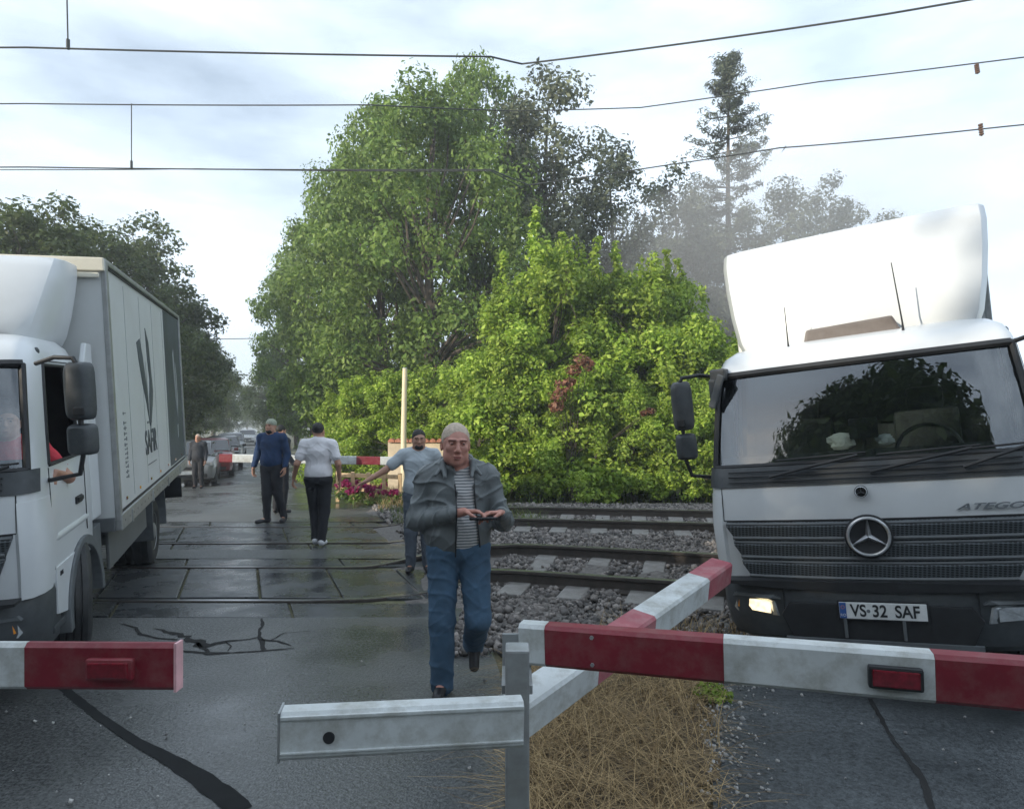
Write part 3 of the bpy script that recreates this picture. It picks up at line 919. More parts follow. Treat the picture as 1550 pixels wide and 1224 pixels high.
def cab_shell(inset=0.0, holes=True):
    mb = MB(); rings = [cab_ring(i, inset) for i in range(len(CAB_Z))]
    n = NSEG
    mb.v = [tuple(p) for r_ in rings for p in r_]
    for i in range(len(rings) - 1):
        for k in range(n):
            cl = seg_class(k)
            if holes and cl == 'front' and WS0 <= i < WS1: continue
            if holes and cl == 'side' and SW0 <= i < SW1: continue
            k2 = (k + 1) % n
            mb.f.append((i * n + k, i * n + k2, (i + 1) * n + k2, (i + 1) * n + k)); mb.mi.append(0)
    m = (len(rings) - 1) * n
    mb.f.append(tuple(range(m, m + n))); mb.mi.append(0)
    mb.f.append(tuple(range(n - 1, -1, -1))); mb.mi.append(0)
    return mb
def cab_glass(which, sgn=0, inset=0.012):
    mb = MB(); n = NSEG
    lo, hi = (WS0, WS1) if which == 'front' else (SW0, SW1)
    rings = [cab_ring(i, inset) for i in range(lo, hi + 1)]
    mb.v = [tuple(p) for r_ in rings for p in r_]
    for i in range(len(rings) - 1):
        for k in range(n):
            if seg_class(k) != which: continue
            if sgn > 0 and k >= 14: continue
            if sgn < 0 and k < 14: continue
            k2 = (k + 1) % n
            mb.f.append((i * n + k, i * n + k2, (i + 1) * n + k2, (i + 1) * n + k)); mb.mi.append(0)
    return mb

def star_badge(name, c, r, parent, xf, disc=True):
    """three pointed star in a ring, facing -Y"""
    mb = MB()
    nn = 40
    if disc:
        d = MB(); d.lathe([(0.012, 0.001), (0.0, r * 1.17), (-0.010, r * 1.19), (-0.016, r * 1.06), (-0.008, r * 0.98), (-0.008, 0.001)], nn, 'y', c)
        bd = d.build(name, M['black'], parent, smooth=True, xf=xf)
    else:
        bd = None
    ring = MB()
    prof = []
    pts = []
    rings = []
    for k in range(nn):
        a = 2 * math.pi * k / nn
        rr = []
        for j in range(8):
            b = 2 * math.pi * j / 8
            q = r + r * 0.085 * math.cos(b)
            rr.append(Vector((c[0] + q * math.sin(a), c[1] - 0.022 + 0.010 * math.sin(b), c[2] + q * math.cos(a))))
        rings.append(rr)
    rings.append(rings[0])
    ring.loft(rings, cap0=False, cap1=False)
    for j in range(3):
        a = 2 * math.pi * j / 3
        dx, dz = math.sin(a), math.cos(a)
        nx, nz_ = math.cos(a), -math.sin(a)
        tip = Vector((c[0] + dx * r * 0.97, c[1] - 0.022, c[2] + dz * r * 0.97))
        a1 = a + math.pi / 3; a2 = a - math.pi / 3
        q1 = Vector((c[0] + math.sin(a1) * r * 0.17, c[1] - 0.014, c[2] + math.cos(a1) * r * 0.17))
        q2 = Vector((c[0] + math.sin(a2) * r * 0.17, c[1] - 0.014, c[2] + math.cos(a2) * r * 0.17))
        top = Vector((c[0], c[1] - 0.040, c[2]))
        w = r * 0.03
        t1 = tip + Vector((nx * w, 0.006, nz_ * w)); t2 = tip - Vector((nx * w, -0.006, nz_ * w)); tt = tip + Vector((0, -0.006, 0))
        ring.add([top, q1, q2, t1, t2, tt], [(0, 1, 3, 5), (0, 5, 4, 2)])
    ring.build('star', M['chrome'], bd if bd else parent, xf=xf)

def wheel(parent, c, sgn, steer=0.0, R_=0.44, w=0.27, dual=False):
    """a wheel, outer face towards sgn*X"""
    root = empty('wheel', c); root.parent = parent
    root.rotation_euler = (0, 0, steer)
    s = sgn
    t = MB()
    prof = [(-w / 2 + .02, R_ * .58), (-w / 2, R_ * .66), (-w / 2, R_ * .86), (-w / 2 + .02, R_ * .965)]
    # tread with four grooves
    k = 5
    tw = w - 0.05
    for j in range(k):
        a0 = -tw / 2 + j * tw / k
        prof += [(a0 + .004, R_), (a0 + tw / k - .012, R_), (a0 + tw / k - .010, R_ - .014), (a0 + tw / k - .001, R_ - .014)]
    prof = prof[:-2]
    prof += [(w / 2 - .02, R_ * .965), (w / 2, R_ * .86), (w / 2, R_ * .66), (w / 2 - .02, R_ * .58)]
    t.lathe(prof, 40, 'x', (0, 0, 0))
    t.build('tyre', M['tyre'], root, smooth=True)
    r_ = MB()
    o = s * w / 2
    r_.lathe([(o - s * .03, R_ * .60), (o - s * .015, R_ * .57), (o - s * .05, R_ * .53), (o - s * .11, R_ * .42), (o - s * .10, R_ * .30), (o - s * .02, R_ * .26), (o - s * 0.0, R_ * .18), (o, 0.002)], 32, 'x')
    for j in range(10):
        a = 2 * math.pi * j / 10
        r_.lathe([(o - s * .10, .016), (o - s * .055, .016), (o - s * .05, .006)], 8, 'x', (0, R_ * .36 * math.cos(a), R_ * .36 * math.sin(a)))
    r_.build('rim', M['rim'], root, smooth=True)
    return root

def seg_tube(name, pts, r, m, parent, xf, n=8):
    mb = MB(); mb.tube(pts, r, n); return mb.build(name, m, parent, smooth=True, xf=xf)

def mirror_set(parent, sgn, xf, view):
    """upper arm, main mirror and wide-angle mirror at the side of the cab"""
    s = sgn
    X = 1.06 * s - s * view
    arm = seg_tube('mirror_arm', [(X, 0.52, 2.40), (X + s * .14, 0.42, 2.44), (X + s * .27, 0.34, 2.43), (X + s * .30, 0.32, 2.37), (X + s * .30, 0.32, 1.75), (X + s * .27, 0.34, 1.62), (X + s * .06, 0.46, 1.575), (X - s * .0, 0.52, 1.585)], 0.016, M['black'], parent, xf)
    mb = MB(); mb.box((X + s * .30, 0.32, 2.06), (0.07, 0.10, 0.06)); mb.build('bracket', M['black'], arm, bevel=0.01, xf=xf)
    def head(name, c, w, h, d, tilt):
        mb = MB()
        rings = []
        for y, sc in ((-d / 2, 0.55), (-d / 2 + .02, 0.86), (0, 1.0), (d / 2, 1.0)):
            ring = []
            for k in range(20):
                a = 2 * math.pi * k / 20
                ex = 0.38
                cx = math.copysign(abs(math.cos(a)) ** ex, math.cos(a)) * w / 2 * sc
                cz = math.copysign(abs(math.sin(a)) ** ex, math.sin(a)) * h / 2 * (sc * .5 + .5)
                ring.append(Vector((cx, y, cz)))
            rings.append(ring)
        mb.loft(rings)
        q = Matrix.Translation(Vector(c)) @ Matrix.Rotation(tilt, 4, 'Z')
        o = mb.build(name, M['plastic'], parent, smooth=True, xf=xf @ q)
        g = MB(); g.box((0, d / 2 + .002, 0), (w * .84, 0.006, h * .9))
        g.build('mirror_glass', M['lamp_clear'], o, bevel=0.01, xf=xf @ q)
        return o
    head('mirror', (X + s * .29, 0.345, 2.20), 0.17, 0.41, 0.13, -s * 0.30)
    head('wide_mirror', (X + s * .29, 0.345, 1.86), 0.17, 0.22, 0.13, -s * 0.30)
    return arm

def build_truck(loc, rz, label, tilt, steer, opts):
    """front faces -Y; x to the right of somebody looking at the front. tilt: the sprung part leans on its wheels"""
    root = empty('box_truck', loc, rz, opts.get('scale', 1.0))
    tag(root, label, 'truck', 'white box trucks on the crossing')
    xf = tilt
    def B(mb, name, m, parent=None, bevel=0.0, smooth=False, seg=2):
        return mb.build(name, m, parent or root, bevel=bevel, smooth=smooth, xf=xf, seg=seg)
    # ---- cab
    cab = B(cab_shell(), 'cab', M['white'], smooth=True)
    lin = MB(); s_ = cab_shell(0.03); lin.v = s_.v; lin.f = s_.f; lin.mi = s_.mi
    B(lin, 'cab_lining', M['interior'], cab)
    ws = B(cab_glass('front'), 'windscreen', M['glass'], cab, smooth=True)
    for sg in (1, -1):
        if not (opts.get('open_window') == sg):
            B(cab_glass('side', sg), 'side_window', M['side_glass'], cab)
        # window seal
        i0, i1 = SW0, SW1
        k0, k1 = (8, 9) if sg > 0 else (28 - 8, 28 - 9)
        pts = [cab_ring(i)[k0] for i in range(i0, i1 + 1)] + [cab_ring(i)[k1] for i in range(i1, i0 - 1, -1)]
        pts.append(pts[0]); 
        seg_tube('window_seal', pts, 0.016, M['black'], cab, xf, 6)
    # windscreen seal: black frame all round, proud of the shell
    lo = [cab_ring(WS0)[k % 28] for k in range(-5, 6)]; hi = [cab_ring(WS1)[k % 28] for k in range(-5, 6)]
    right = [cab_ring(i)[5] for i in range(WS0, WS1 + 1)]; left = [cab_ring(i)[23] for i in range(WS0, WS1 + 1)]
    seg_tube('windscreen_seal', lo, 0.020, M['black'], ws, xf, 6)
    seg_tube('windscreen_seal', hi, 0.024, M['black'], ws, xf, 6)
    seg_tube('windscreen_seal', right, 0.022, M['black'], ws, xf, 6)
    seg_tube('windscreen_seal', left, 0.022, M['black'], ws, xf, 6)
    # black cowl band below the screen (wiper panel) and black band above it
    def band(i0, i1, out, ks, name, m, par, zadd0=0.0, zadd1=0.0):
        mb = MB(); r0 = cab_ring(i0, -out); r1 = cab_ring(i1, -out)
        a = [r0[k % 28] + Vector((0, 0, zadd0)) for k in ks]; b = [r1[k % 28] + Vector((0, 0, zadd1)) for k in ks]
        q0 = [cab_ring(i0, 0.006)[k % 28] + Vector((0, 0, zadd0)) for k in ks]; q1 = [cab_ring(i1, 0.006)[k % 28] + Vector((0, 0, zadd1)) for k in ks]
        rings = [q0, a, b, q1]
        mb.loft(rings, close=False, cap0=False, cap1=False)
        return B(mb, name, m, par, smooth=True)
    def zband(zs, out, ks, name, m):
        mb = MB(); rings = [[ring_z(zs[0], .004)[k % 28] for k in ks]] + [[ring_z(z, -out)[k % 28] for k in ks] for z in zs] + [[ring_z(zs[-1], .004)[k % 28] for k in ks]]
        mb.loft(rings, close=False, cap0=False, cap1=False)
        return B(mb, name, m, cab, smooth=True)
    cowl = zband([1.525, 1.56, 1.60, 1.64, 1.678], 0.012, range(-6, 7), 'cowl_panel', M['plastic'])
    zband([2.40, 2.43], 0.006, range(-5, 6), 'screen_header', M['black'])
    mb = MB(); 
    for z, yy in ((1.565, .103), (1.605, .118), (1.640, .132)):
        mb.tube([(x, yy + 0.06 * (x / 1.0) ** 2 - .020, z) for x in np.linspace(-.93, .93, 13)], 0.006, 6)
    B(mb, 'cowl_rib', M['black'], cowl)
    # wipers
    for x0, x1, z1 in ((-0.62, -0.02, 1.700), (0.05, 0.66, 1.700), (0.60, 0.98, 1.70)):
        w_ = MB()
        w_.tube([(x0, .085, 1.60), ((x0 + x1) / 2, .085, 1.665), (x1, .13, 1.72)], 0.013, 6)
        w_.tube([(x0 + .05, .135, 1.715), (x1 + .05, .145, 1.735)], 0.008, 6)
        B(w_, 'wiper', M['black'], cab)
    # ---- front fascia
    gr = MB()
    zt, zb = 1.262, 0.865
    def hwz(z): return 0.975 - (zt - z) * 0.34
    # three louvre rows, each a wedge overhanging the one below, following the bow of the front
    rows_ = [(1.262, 1.132), (1.124, 0.988), (0.980, 0.845)]
    for (a, b) in rows_:
        rings = []
        for x in np.linspace(-1, 1, 17):
            y = lambda z, o: 0.065 + 0.075 * (x) ** 2 * .85 - o
            xa, xb = x * hwz(a), x * hwz(b)
            rings.append([Vector((xa, y(a, .012), a)), Vector((xa * .998, y(a, .048), a - .03)), Vector((xb, y(b, .040), b + .028)), Vector((xb, y(b, .002), b)), Vector((xb, y(b, -.06), b)), Vector((xa, y(a, -.06), a))])
        gr.loft(rings)
    g = B(gr, 'grille', M['grille'], cab)
    fr = MB()
    for (a, b) in rows_:
        fr.tube([(x * hwz(b), 0.065 + .064 * x * x - .030, b + .014) for x in np.linspace(-1, 1, 17)], 0.017, 6)
        fr.tube([(x * hwz(a), 0.065 + .064 * x * x - .030, a - .012) for x in np.linspace(-1, 1, 17)], 0.012, 6)
    B(fr, 'grille_bar', M['plastic_grey'], g, smooth=True)
    bk = MB(); bk.loft([[Vector((x * hwz(z), .062 + .064 * x * x, z)) for x in np.linspace(-1, 1, 13)] for z in (1.27, 0.81)], close=False, cap0=False, cap1=False)
    B(bk, 'grille_back', M['black'], g)
    star_badge('star_badge', (0.0, 0.005, 1.165), 0.128, g, xf)
    star_badge('hood_badge', (-0.02, 0.070, 1.468), 0.036, cab, xf)
    if opts.get('model_text'):
        Mx = xf @ Matrix.Translation((0.72, 0.095, 1.335)) @ Matrix.Rotation(R(4), 4, 'Z') @ Matrix.Rotation(R(90), 4, 'X')
        text_part('model_lettering', 'ATEGO', 0.058, M['grey_print'], cab, Mx, 0.003, shear=0.4, sx=1.9, bold=0.001)
    for sg in (1, -1):
        pts = []
        for z in (1.275, 1.35, 1.42, 1.52):
            a_ = ring_z(z, -.001)[4]; pts.append((sg * a_.x, a_.y, z))
        seg_tube('hood_gap', pts, .0045, M['black'], cab, xf, 5)
    seg_tube('hood_gap', [ring_z(1.272, -.001)[k % 28] for k in range(-4, 5)], .0045, M['black'], cab, xf, 5)
    # corner deflectors
    for sg in (1, -1):
        d_ = MB()
        rings = []
        for z, o, yb_ in ((0.82, .012, .46), (1.0, .016, .56), (1.25, .016, .60), (1.47, .004, .55)):
            i_ = np.interp(z, CAB_Z[:5], range(5)); lo_ = int(i_); t_ = i_ - lo_
            r0 = cab_ring(lo_, -o); r1 = cab_ring(lo_ + 1, -o)
            pts = [r0[k].lerp(r1[k], t_) for k in (4, 5, 6, 7)]
            fl_ = .03 if opts.get('flap') and sg < 0 else -.004
            pts.append(Vector((pts[-1].x + fl_, yb_ - .02, z)))
            pts.append(Vector((pts[-1].x - .03, yb_, z)))
            pts = [Vector((sg * p.x, p.y, z)) for p in pts]
            inn = [p + Vector((-sg * .03, .02, 0)) for p in pts[::-1]]
            rings.append(pts + inn)
        d_.loft(rings)
        B(d_, 'corner_deflector', M['white'], cab, smooth=True)
    # bumper
    bm_ = MB()
    rings = []
    zs = [(0.36, .10, 1.02), (0.42, .02, 1.07), (0.60, -.01, 1.09), (0.78, .0, 1.095), (0.83, .02, 1.08), (0.845, .06, 1.06)]
    for z, yf, hw in zs:
        half = [(0, yf), (.45, yf + .012), (.74, yf + .05), (.93, yf + .11), (1.03, yf + .21), (hw, yf + .36), (hw, .62)]
        sc = hw / 1.095
        ring = [Vector((x * (sc if x < hw else 1), y, z)) for x, y in half] + [Vector((-x * (sc if x < hw else 1), y, z)) for x, y in half[:0:-1]]
        rings.append(ring)
    n = len(rings[0]); 
    bm_.loft(rings, close=True)
    bump = B(bm_, 'bumper', M['plastic'], smooth=True)
    mb = MB(); mb.prism([(-.62, .60), (-.56, .69), (.56, .69), (.62, .60), (.55, .44), (-.55, .44)], 'y', -.022, .03); 
    B(mb, 'intake', M['black'], bump, bevel=0.006)
    mb = MB(); mb.tube([(-.20, -.035, .46), (-.20, -.035, .60)], .012, 6); mb.tube([(.16, -.035, .46), (.16, -.035, .60)], .012, 6); mb.box((0, -.028, .42), (1.2, .03, .05))
    B(mb, 'intake_bar', M['plastic_grey'], bump)
    for x in (-.60, .60):
        mb = MB(); mb.box((x, .022, .70), (.006, .01, .20)); B(mb, 'panel_gap', M['black'], bump)
    mb = MB(); mb.prism([(-1.0, .825), (-.6, .790), (0, .772), (.6, .790), (1.0, .825), (1.0, .845), (-1, .845)], 'y', -.015, .12); B(mb, 'upper_lip', M['black'], bump)
    # number plate
    if opts.get('plate'):
        pl = MB(); pl.box((0.035, -.040, .655), (.53, .012, .115)); p_ = B(pl, 'number_plate', M['plate'], bump, bevel=.004)
        fr_ = MB(); fr_.box((0.035, -.036, .655), (.555, .012, .138)); B(fr_, 'plate_holder', M['black'], p_, bevel=.004)
        bl = MB(); bl.box((0.035 - .242, -.0475, .655), (.042, .004, .108)); B(bl, 'country_band', M['plate_blue'], p_)
        st = MB()
        for k in range(12):
            a = 2 * math.pi * k / 12
            st.lathe([(-.0505, .001), (-.0505, .0022), (-.049, .0022)], 6, 'y', (0.035 - .242 + .011 * math.cos(a), 0, .678 + .011 * math.sin(a)))
        B(st, 'country_stars', M['amber'], p_)
        Mx = xf @ Matrix.Translation((0.035 - .242, -.0500, .622)) @ Matrix.Rotation(R(90), 4, 'X')
        text_part('country_code', 'RO', 0.026, M['plate'], p_, Mx, .0005)
        Mx = xf @ Matrix.Translation((0.035 - .145, -.0475, .653)) @ Matrix.Rotation(R(90), 4, 'X')
        text_part('plate_lettering', 'VS', 0.116, M['ink'], p_, Mx, .001, sx=.80, bold=.0022)
        Mx = xf @ Matrix.Translation((0.035 - .015, -.0475, .653)) @ Matrix.Rotation(R(90), 4, 'X')
        text_part('plate_lettering', '32', 0.116, M['ink'], p_, Mx, .001, sx=.80, bold=.0022)
        Mx = xf @ Matrix.Translation((0.035 + .150, -.0475, .653)) @ Matrix.Rotation(R(90), 4, 'X')
        text_part('plate_lettering', 'SAF', 0.116, M['ink'], p_, Mx, .001, sx=.80, bold=.0022)
        se = MB(); se.lathe([(-.0485, .001), (-.0485, .012), (-.046, .012)], 12, 'y', (0.035 - .083, 0, .655)); B(se, 'plate_seal', M['grey_print'], p_)
    # headlamps
    for sg in (1, -1):
        lit = opts.get('lit') == sg
        hl = MB()
        outline = [(.64, .575), (.665, .685), (.70, .705), (.95, .690), (.985, .60), (.96, .572)]
        rings = []
        for o in (0.05, -.014, -.020):
            sc = 1.0 if o > -.018 else .93
            cx, cz = .81, .635
            rings.append([Vector((sg * (cx + (x - cx) * sc), .055 + max(0, x - .72) * .45 + o - .012, cz + (z - cz) * sc)) for x, z in outline])
        hl.loft(rings)
        h = B(hl, 'headlight', M['lamp_clear'], bump)
        le = MB()
        def yq(x): return .055 + max(0, x - .72) * .45 - .034
        q = [(.70, .595), (.70, .675), (.74, .688), (.855, .682), (.87, .60)] 
        le.loft([[Vector((sg * x, yq(x) + o, z)) for x, z in q] for o in (.012, -.004)])
        B(le, 'lamp_lens', M['lamp_lit'] if lit else M['lamp_clear'], h)
        am = MB(); q = [(.895, .60), (.89, .67), (.94, .665), (.955, .61)]
        am.loft([[Vector((sg * x, yq(x) + o, z)) for x, z in q] for o in (.012, -.004)])
        B(am, 'indicator_lens', M['amber'], h)
        sv = MB(); sv.loft([[Vector((sg * x, yq(x) + o, z)) for x, z in ((.62, .708), (.66, .735), (.97, .722), (.99, .69), (.95, .70), (.70, .712))] for o in (.03, -.022)])
        B(sv, 'lamp_surround', M['plastic_grey'], h)
    # side of the cab: lower door, steps, wheel arch
    WY, WZ, AR = 1.28, 0.44, 0.565
    for sg in (1, -1):
        arc = [(WY + AR * math.cos(a), WZ + AR * math.sin(a)) for a in np.linspace(R(168), R(60), 12)]
        out = [(.52, .93), (.50, .60), (.70, .56)] + [p for p in arc if p[1] > .5 and p[1] < .95] + [(1.0, .93)]
        mb = MB(); mb.prism(out, 'x', sg * 1.04, sg * 1.105)
        door = B(mb, 'door', M['white'], bevel=.008)
        # door shut lines and crease
        gaps = []
        class _G:
            def tube(self, p, r, n): gaps.append((p, r, n))
        ln_ = _G()
        ln_.tube([(sg * 1.106, .47, .93), (sg * 1.108, .47, 1.45), (sg * 1.098, .50, 1.66)], .004, 5)
        ln_.tube([(sg * 1.106, 1.42, 1.04), (sg * 1.108, 1.42, 1.6), (sg * 1.06, 1.42, 2.42)], .004, 5)
        ln_.tube([(sg * 1.037, .70, 2.43), (sg * 1.037, 1.42, 2.43)], .004, 5)
        for p_, r__, n_ in gaps:
            g_ = MB(); g_.tube(p_, r__, n_); B(g_, 'door_gap', M['black'], door)
        cr = MB(); cr.loft([[Vector((sg * (1.103 + o), y, z)) for o, z in ((0, 1.17), (.012, 1.155), (.012, 1.13), (0, 1.115))] for y in (.50, .8, 1.15, 1.45)])
        B(cr, 'door_rib', M['white'], door, smooth=True)
        hd = MB(); hd.box((sg * 1.118, 1.20, 1.33), (.028, .15, .035)); hd.box((sg * 1.110, 1.20, 1.325), (.016, .19, .06))
        B(hd, 'door_handle', M['black'], door, bevel=.008)
        mb = MB()
        oarc = [(WY + (AR + .001) * math.cos(a), WZ + (AR + .001) * math.sin(a)) for a in np.linspace(R(186), R(-2), 22)]
        iarc = [(WY + (AR - .085) * math.cos(a), WZ + (AR - .085) * math.sin(a)) for a in np.linspace(R(-2), R(186), 22)]
        mb.prism([(y, z) for y, z in oarc] + iarc, 'x', sg * .78, sg * 1.125)
        B(mb, 'wheel_arch', M['plastic_grey'], bevel=.01)
        mb = MB(); mb.prism([(WY + .40, .84), (WY + .56, .60), (1.95, .60), (1.95, .99), (1.60, .99)], 'x', sg * .80, sg * 1.09); B(mb, 'arch_extension', M['plastic_grey'], bevel=.01)
        st = MB(); st.box((sg * .99, .62, .50), (.20, .36, .05)); st.box((sg * .93, .62, .40), (.06, .34, .2)); B(st, 'step', M['plastic'], bevel=.01)
        mk = MB(); mk.lathe([(sg * 0, .03), (sg * .02, .03), (sg * .03, .015), (sg * .032, .001)], 12, 'x', (sg * .985, .78, 2.50)); B(mk, 'marker_lamp', M['plastic'], cab, smooth=True)
        if opts.get('side_lettering') == sg:
            Mx = xf @ Matrix.Translation((sg * 1.108, .62, .87)) @ Matrix(((0, 0, 1, 0), (1, 0, 0, 0), (0, 1, 0, 0), (0, 0, 0, 1)))
            text_part('door_lettering', '816', 0.05, M['ink'], door, Mx, .002, shear=.2)
        wheel(root, (sg * .95, WY, opts.get('wheel', .435)), sg, steer=steer, R_=opts.get('wheel', .435) + .005, w=.30)
        wheel(root, (sg * .80, 5.15, .435), sg, w=.50)
        mb = MB(); mb.prism([(5.15 + .60 * math.cos(a), .45 + .60 * math.sin(a)) for a in np.linspace(R(200), R(-20), 20)] + [(5.15 + .56 * math.cos(a), .45 + .56 * math.sin(a)) for a in np.linspace(R(-20), R(200), 20)], 'x', sg * .50, sg * 1.12)
        B(mb, 'mudguard', M['plastic_grey'])
        mirror_set(cab, sg, xf, opts.get('mirror_in', 0.0))
    # kerb / corner mirror and visor box on the viewer's left of the roof edge
    mb = MB(); mb.box((-.98, .46, 2.42), (.13, .16, .10)); mb.box((-1.02, .38, 2.30), (.07, .06, .18)); B(mb, 'camera_housing', M['plastic'], cab, bevel=.02)
    mb = MB(); mb.loft([[Vector((-.99 + dx, .33 + dy, 2.30 + dz)) for dx, dz in ((-.08, -.13), (-.03, -.15), (.07, .10), (.02, .13))] for dy in (0, .05)]); B(mb, 'kerb_mirror', M['plastic_grey'], cab, bevel=.012)
    # roof: hatch, antennas
    mb = MB(); mb.prism([(-.36, 2.60), (-.33, 2.72), (.30, 2.74), (.36, 2.60)], 'y', .86, 1.25); B(mb, 'roof_hatch', M['hatch'], cab, bevel=.02)
    seg_tube('antenna', [(-.46, .72, 2.55), (-.46, .72, 2.64), (-.46, .73, 2.92)], [.012, .006, .003], M['black'], cab, xf, 6)
    seg_tube('antenna', [(.36, .72, 2.56), (.36, .72, 2.66), (.33, .76, 3.13)], [.014, .007, .004], M['black'], cab, xf, 6)
    # roof fairing
    fa = MB(); rings = []
    for z, yf, hw in ((2.60, 1.12, .86), (2.68, 1.10, .90), (2.85, 1.16, .945), (3.05, 1.26, .985), (3.22, 1.38, 1.01), (3.31, 1.48, 1.012), (3.325, 1.56, .995)):
        half = [(0, yf), (hw * .5, yf + .01), (hw * .85, yf + .03), (hw * .95, yf + .07), (hw, yf + .18), (hw + .02, 1.95), (hw - .02, 1.97)]
        z = 2.60 + (z - 2.60) * opts.get('fairing', 1.0); half = [(x * opts.get('fairing_w', 1.0), y) for x, y in half]
        ring = [Vector((x, y, z)) for x, y in half] + [Vector((-x, y, z)) for x, y in half[:0:-1]]
        rings.append(ring)
    fa.loft(rings); B(fa, 'roof_fairing', M['white'], smooth=True)
    # side deflectors behind the cab
    for sg in (1, -1):
        mb = MB(); mb.prism([(1.66, 1.06), (1.66, 2.40), (1.80, 2.62), (1.97, 2.62), (1.97, 1.06)], 'x', sg * 1.055, sg * 1.10); B(mb, 'side_deflector', M['white'], bevel=.012)
    # ---- interior
    mb = MB(); mb.loft([[Vector((x, .26 + .06 * x * x, 1.64)), Vector((x, .33 + .05 * x * x, 1.74)), Vector((x, .62, 1.72)), Vector((x, .66, 1.40)), Vector((x, .24, 1.40))] for x in np.linspace(-1.0, 1.0, 9)]); B(mb, 'dashboard', M['interior'], bevel=.0)
    ring = [(.45 + .22 * math.cos(a), .80 + .09 * math.sin(a), 1.66 + .20 * math.sin(a)) for a in np.linspace(0, 2 * math.pi, 25)]
    seg_tube('steering_wheel', ring, .016, M['black'], root, xf, 6)
    for x in (.48, -.48):
        mb = MB(); mb.box((x, 1.20, 1.20), (.50, .52, .16)); mb.box((x, 1.46, 1.60), (.48, .14, .74)); mb.box((x, 1.46, 2.06), (.28, .11, .20)); B(mb, 'seat', M['interior'], bevel=.05)
    if opts.get('dash_items'):
        mb = MB(); mb.box((.03, .30, 1.90), (.19, .03, .15)); t_ = B(mb, 'dash_screen', M['phone'], bevel=.01)
        mb = MB(); mb.tube([(.03, .34, 1.72), (.03, .32, 1.84)], .012, 6); B(mb, 'screen_stand', M['phone'], t_)
        for (x, z, r1) in ((-.13, 1.83, .085), (.16, 1.82, .055)):
            mb = MB()
            rings = []
            for i in range(7):
                th = math.pi * i / 6
                rr = r1 * math.sin(th) + .004
                rings.append([Vector((x + rr * (1 + .3 * math.sin(3 * a + i * 2)) * math.cos(a), .36 + rr * .6 * math.sin(a), z - .02 + r1 * .8 * math.cos(th))) for a in np.linspace(0, 2 * math.pi, 11)[:-1]])
            mb.loft(rings); B(mb, 'tissue', M['tissue'])
    # ---- cargo box
    y0, y1, hw, z0, z1 = 2.06, opts.get('box_end', 7.5), opts.get('box_hw', 1.215), .97, 3.40
    mb = MB(); mb.box((0, (y0 + y1) / 2, (z0 + z1) / 2), (hw * 2, y1 - y0, z1 - z0)); box = B(mb, 'cargo_box', M['box_white'], bevel=.006)
    for sg in (1, -1):
        for yy in (y0 + .035, y1 - .035):
            mb = MB(); mb.box((sg * (hw + .002), yy, (z0 + z1) / 2), (.05, .085, z1 - z0 + .01)); B(mb, 'corner_post', M['alu'], box, bevel=.012)
        mb = MB(); mb.box((sg * (hw + .004), y0 + .105, (z0 + z1) / 2 - .03), (.024, .035, z1 - z0 - .16)); B(mb, 'corner_gap', M['black'], box)
        mb = MB(); mb.box((sg * (hw + .001), (y0 + y1) / 2, z1 - .02), (.055, y1 - y0 - .16, .05)); B(mb, 'top_rail', M['alu'], box, bevel=.012)
        mb = MB(); mb.box((sg * (hw + .006), (y0 + y1) / 2, z1 - .062), (.024, y1 - y0 - .18, .018)); B(mb, 'top_channel', M['black'], box)
        mb = MB(); mb.box((sg * (hw + .003), (y0 + y1) / 2, z0 - .02), (.06, y1 - y0, .15)); B(mb, 'bottom_rail', M['alu'], box, bevel=.012)
        mb = MB(); mb.box((sg * (hw + .002), (y0 + y1) / 2 , z0 + .068), (.022, y1 - y0 - .2, .020)); B(mb, 'bottom_channel', M['black'], box)
        for k in range(7):
            mb = MB(); mb.box((sg * (hw + .003), y0 + .45 + k * .75, z0 + .15), (.012, .05, .03)); B(mb, 'side_reflector', M['amber'] if k % 2 else M['reflector'], box)
        mb = MB(); mb.box((sg * 1.06, 3.35, .66), (.03, 2.10, .40)); B(mb, 'side_guard', M['skirt'], bevel=.01)
        mb = MB(); mb.box((sg * .42, 4.5, .82), (.08, 6.0, .2)); B(mb, 'chassis_beam', M['chassis'])
        mb = MB(); mb.box((sg * 1.02, y1 - .15, .55), (.26, .06, .34)); B(mb, 'mud_flap', M['black'])
    mb = MB(); mb.box((0, y0 - .012, z1 - .05), (hw * 2 + .03, .06, .12)); mb.box((0, y0 - .03, z1 - .15), (hw * 2 - .06, .03, .045)); mb.box((0, y0 - .012, z1 - .30), (.05, .02, .3)); B(mb, 'front_top_rail', M['cream'], box, bevel=.012)
    mb = MB(); mb.box((0, y0 + .0, z0 - .03), (hw * 2 - .05, .05, .13)); B(mb, 'front_bottom_rail', M['plastic_grey'], box, bevel=.01)
    mb = MB(); mb.box((0, 1.9, .80), (1.9, .4, .35)); mb.box((0, 5.15, .45), (1.4, .14, .14)); mb.box((0, 1.28, .45), (1.5, .14, .14)); B(mb, 'chassis', M['chassis'])
    mb = MB(); mb.box((0, 1.0, .75), (1.5, 1.2, .3)); B(mb, 'engine_bay', M['chassis'])
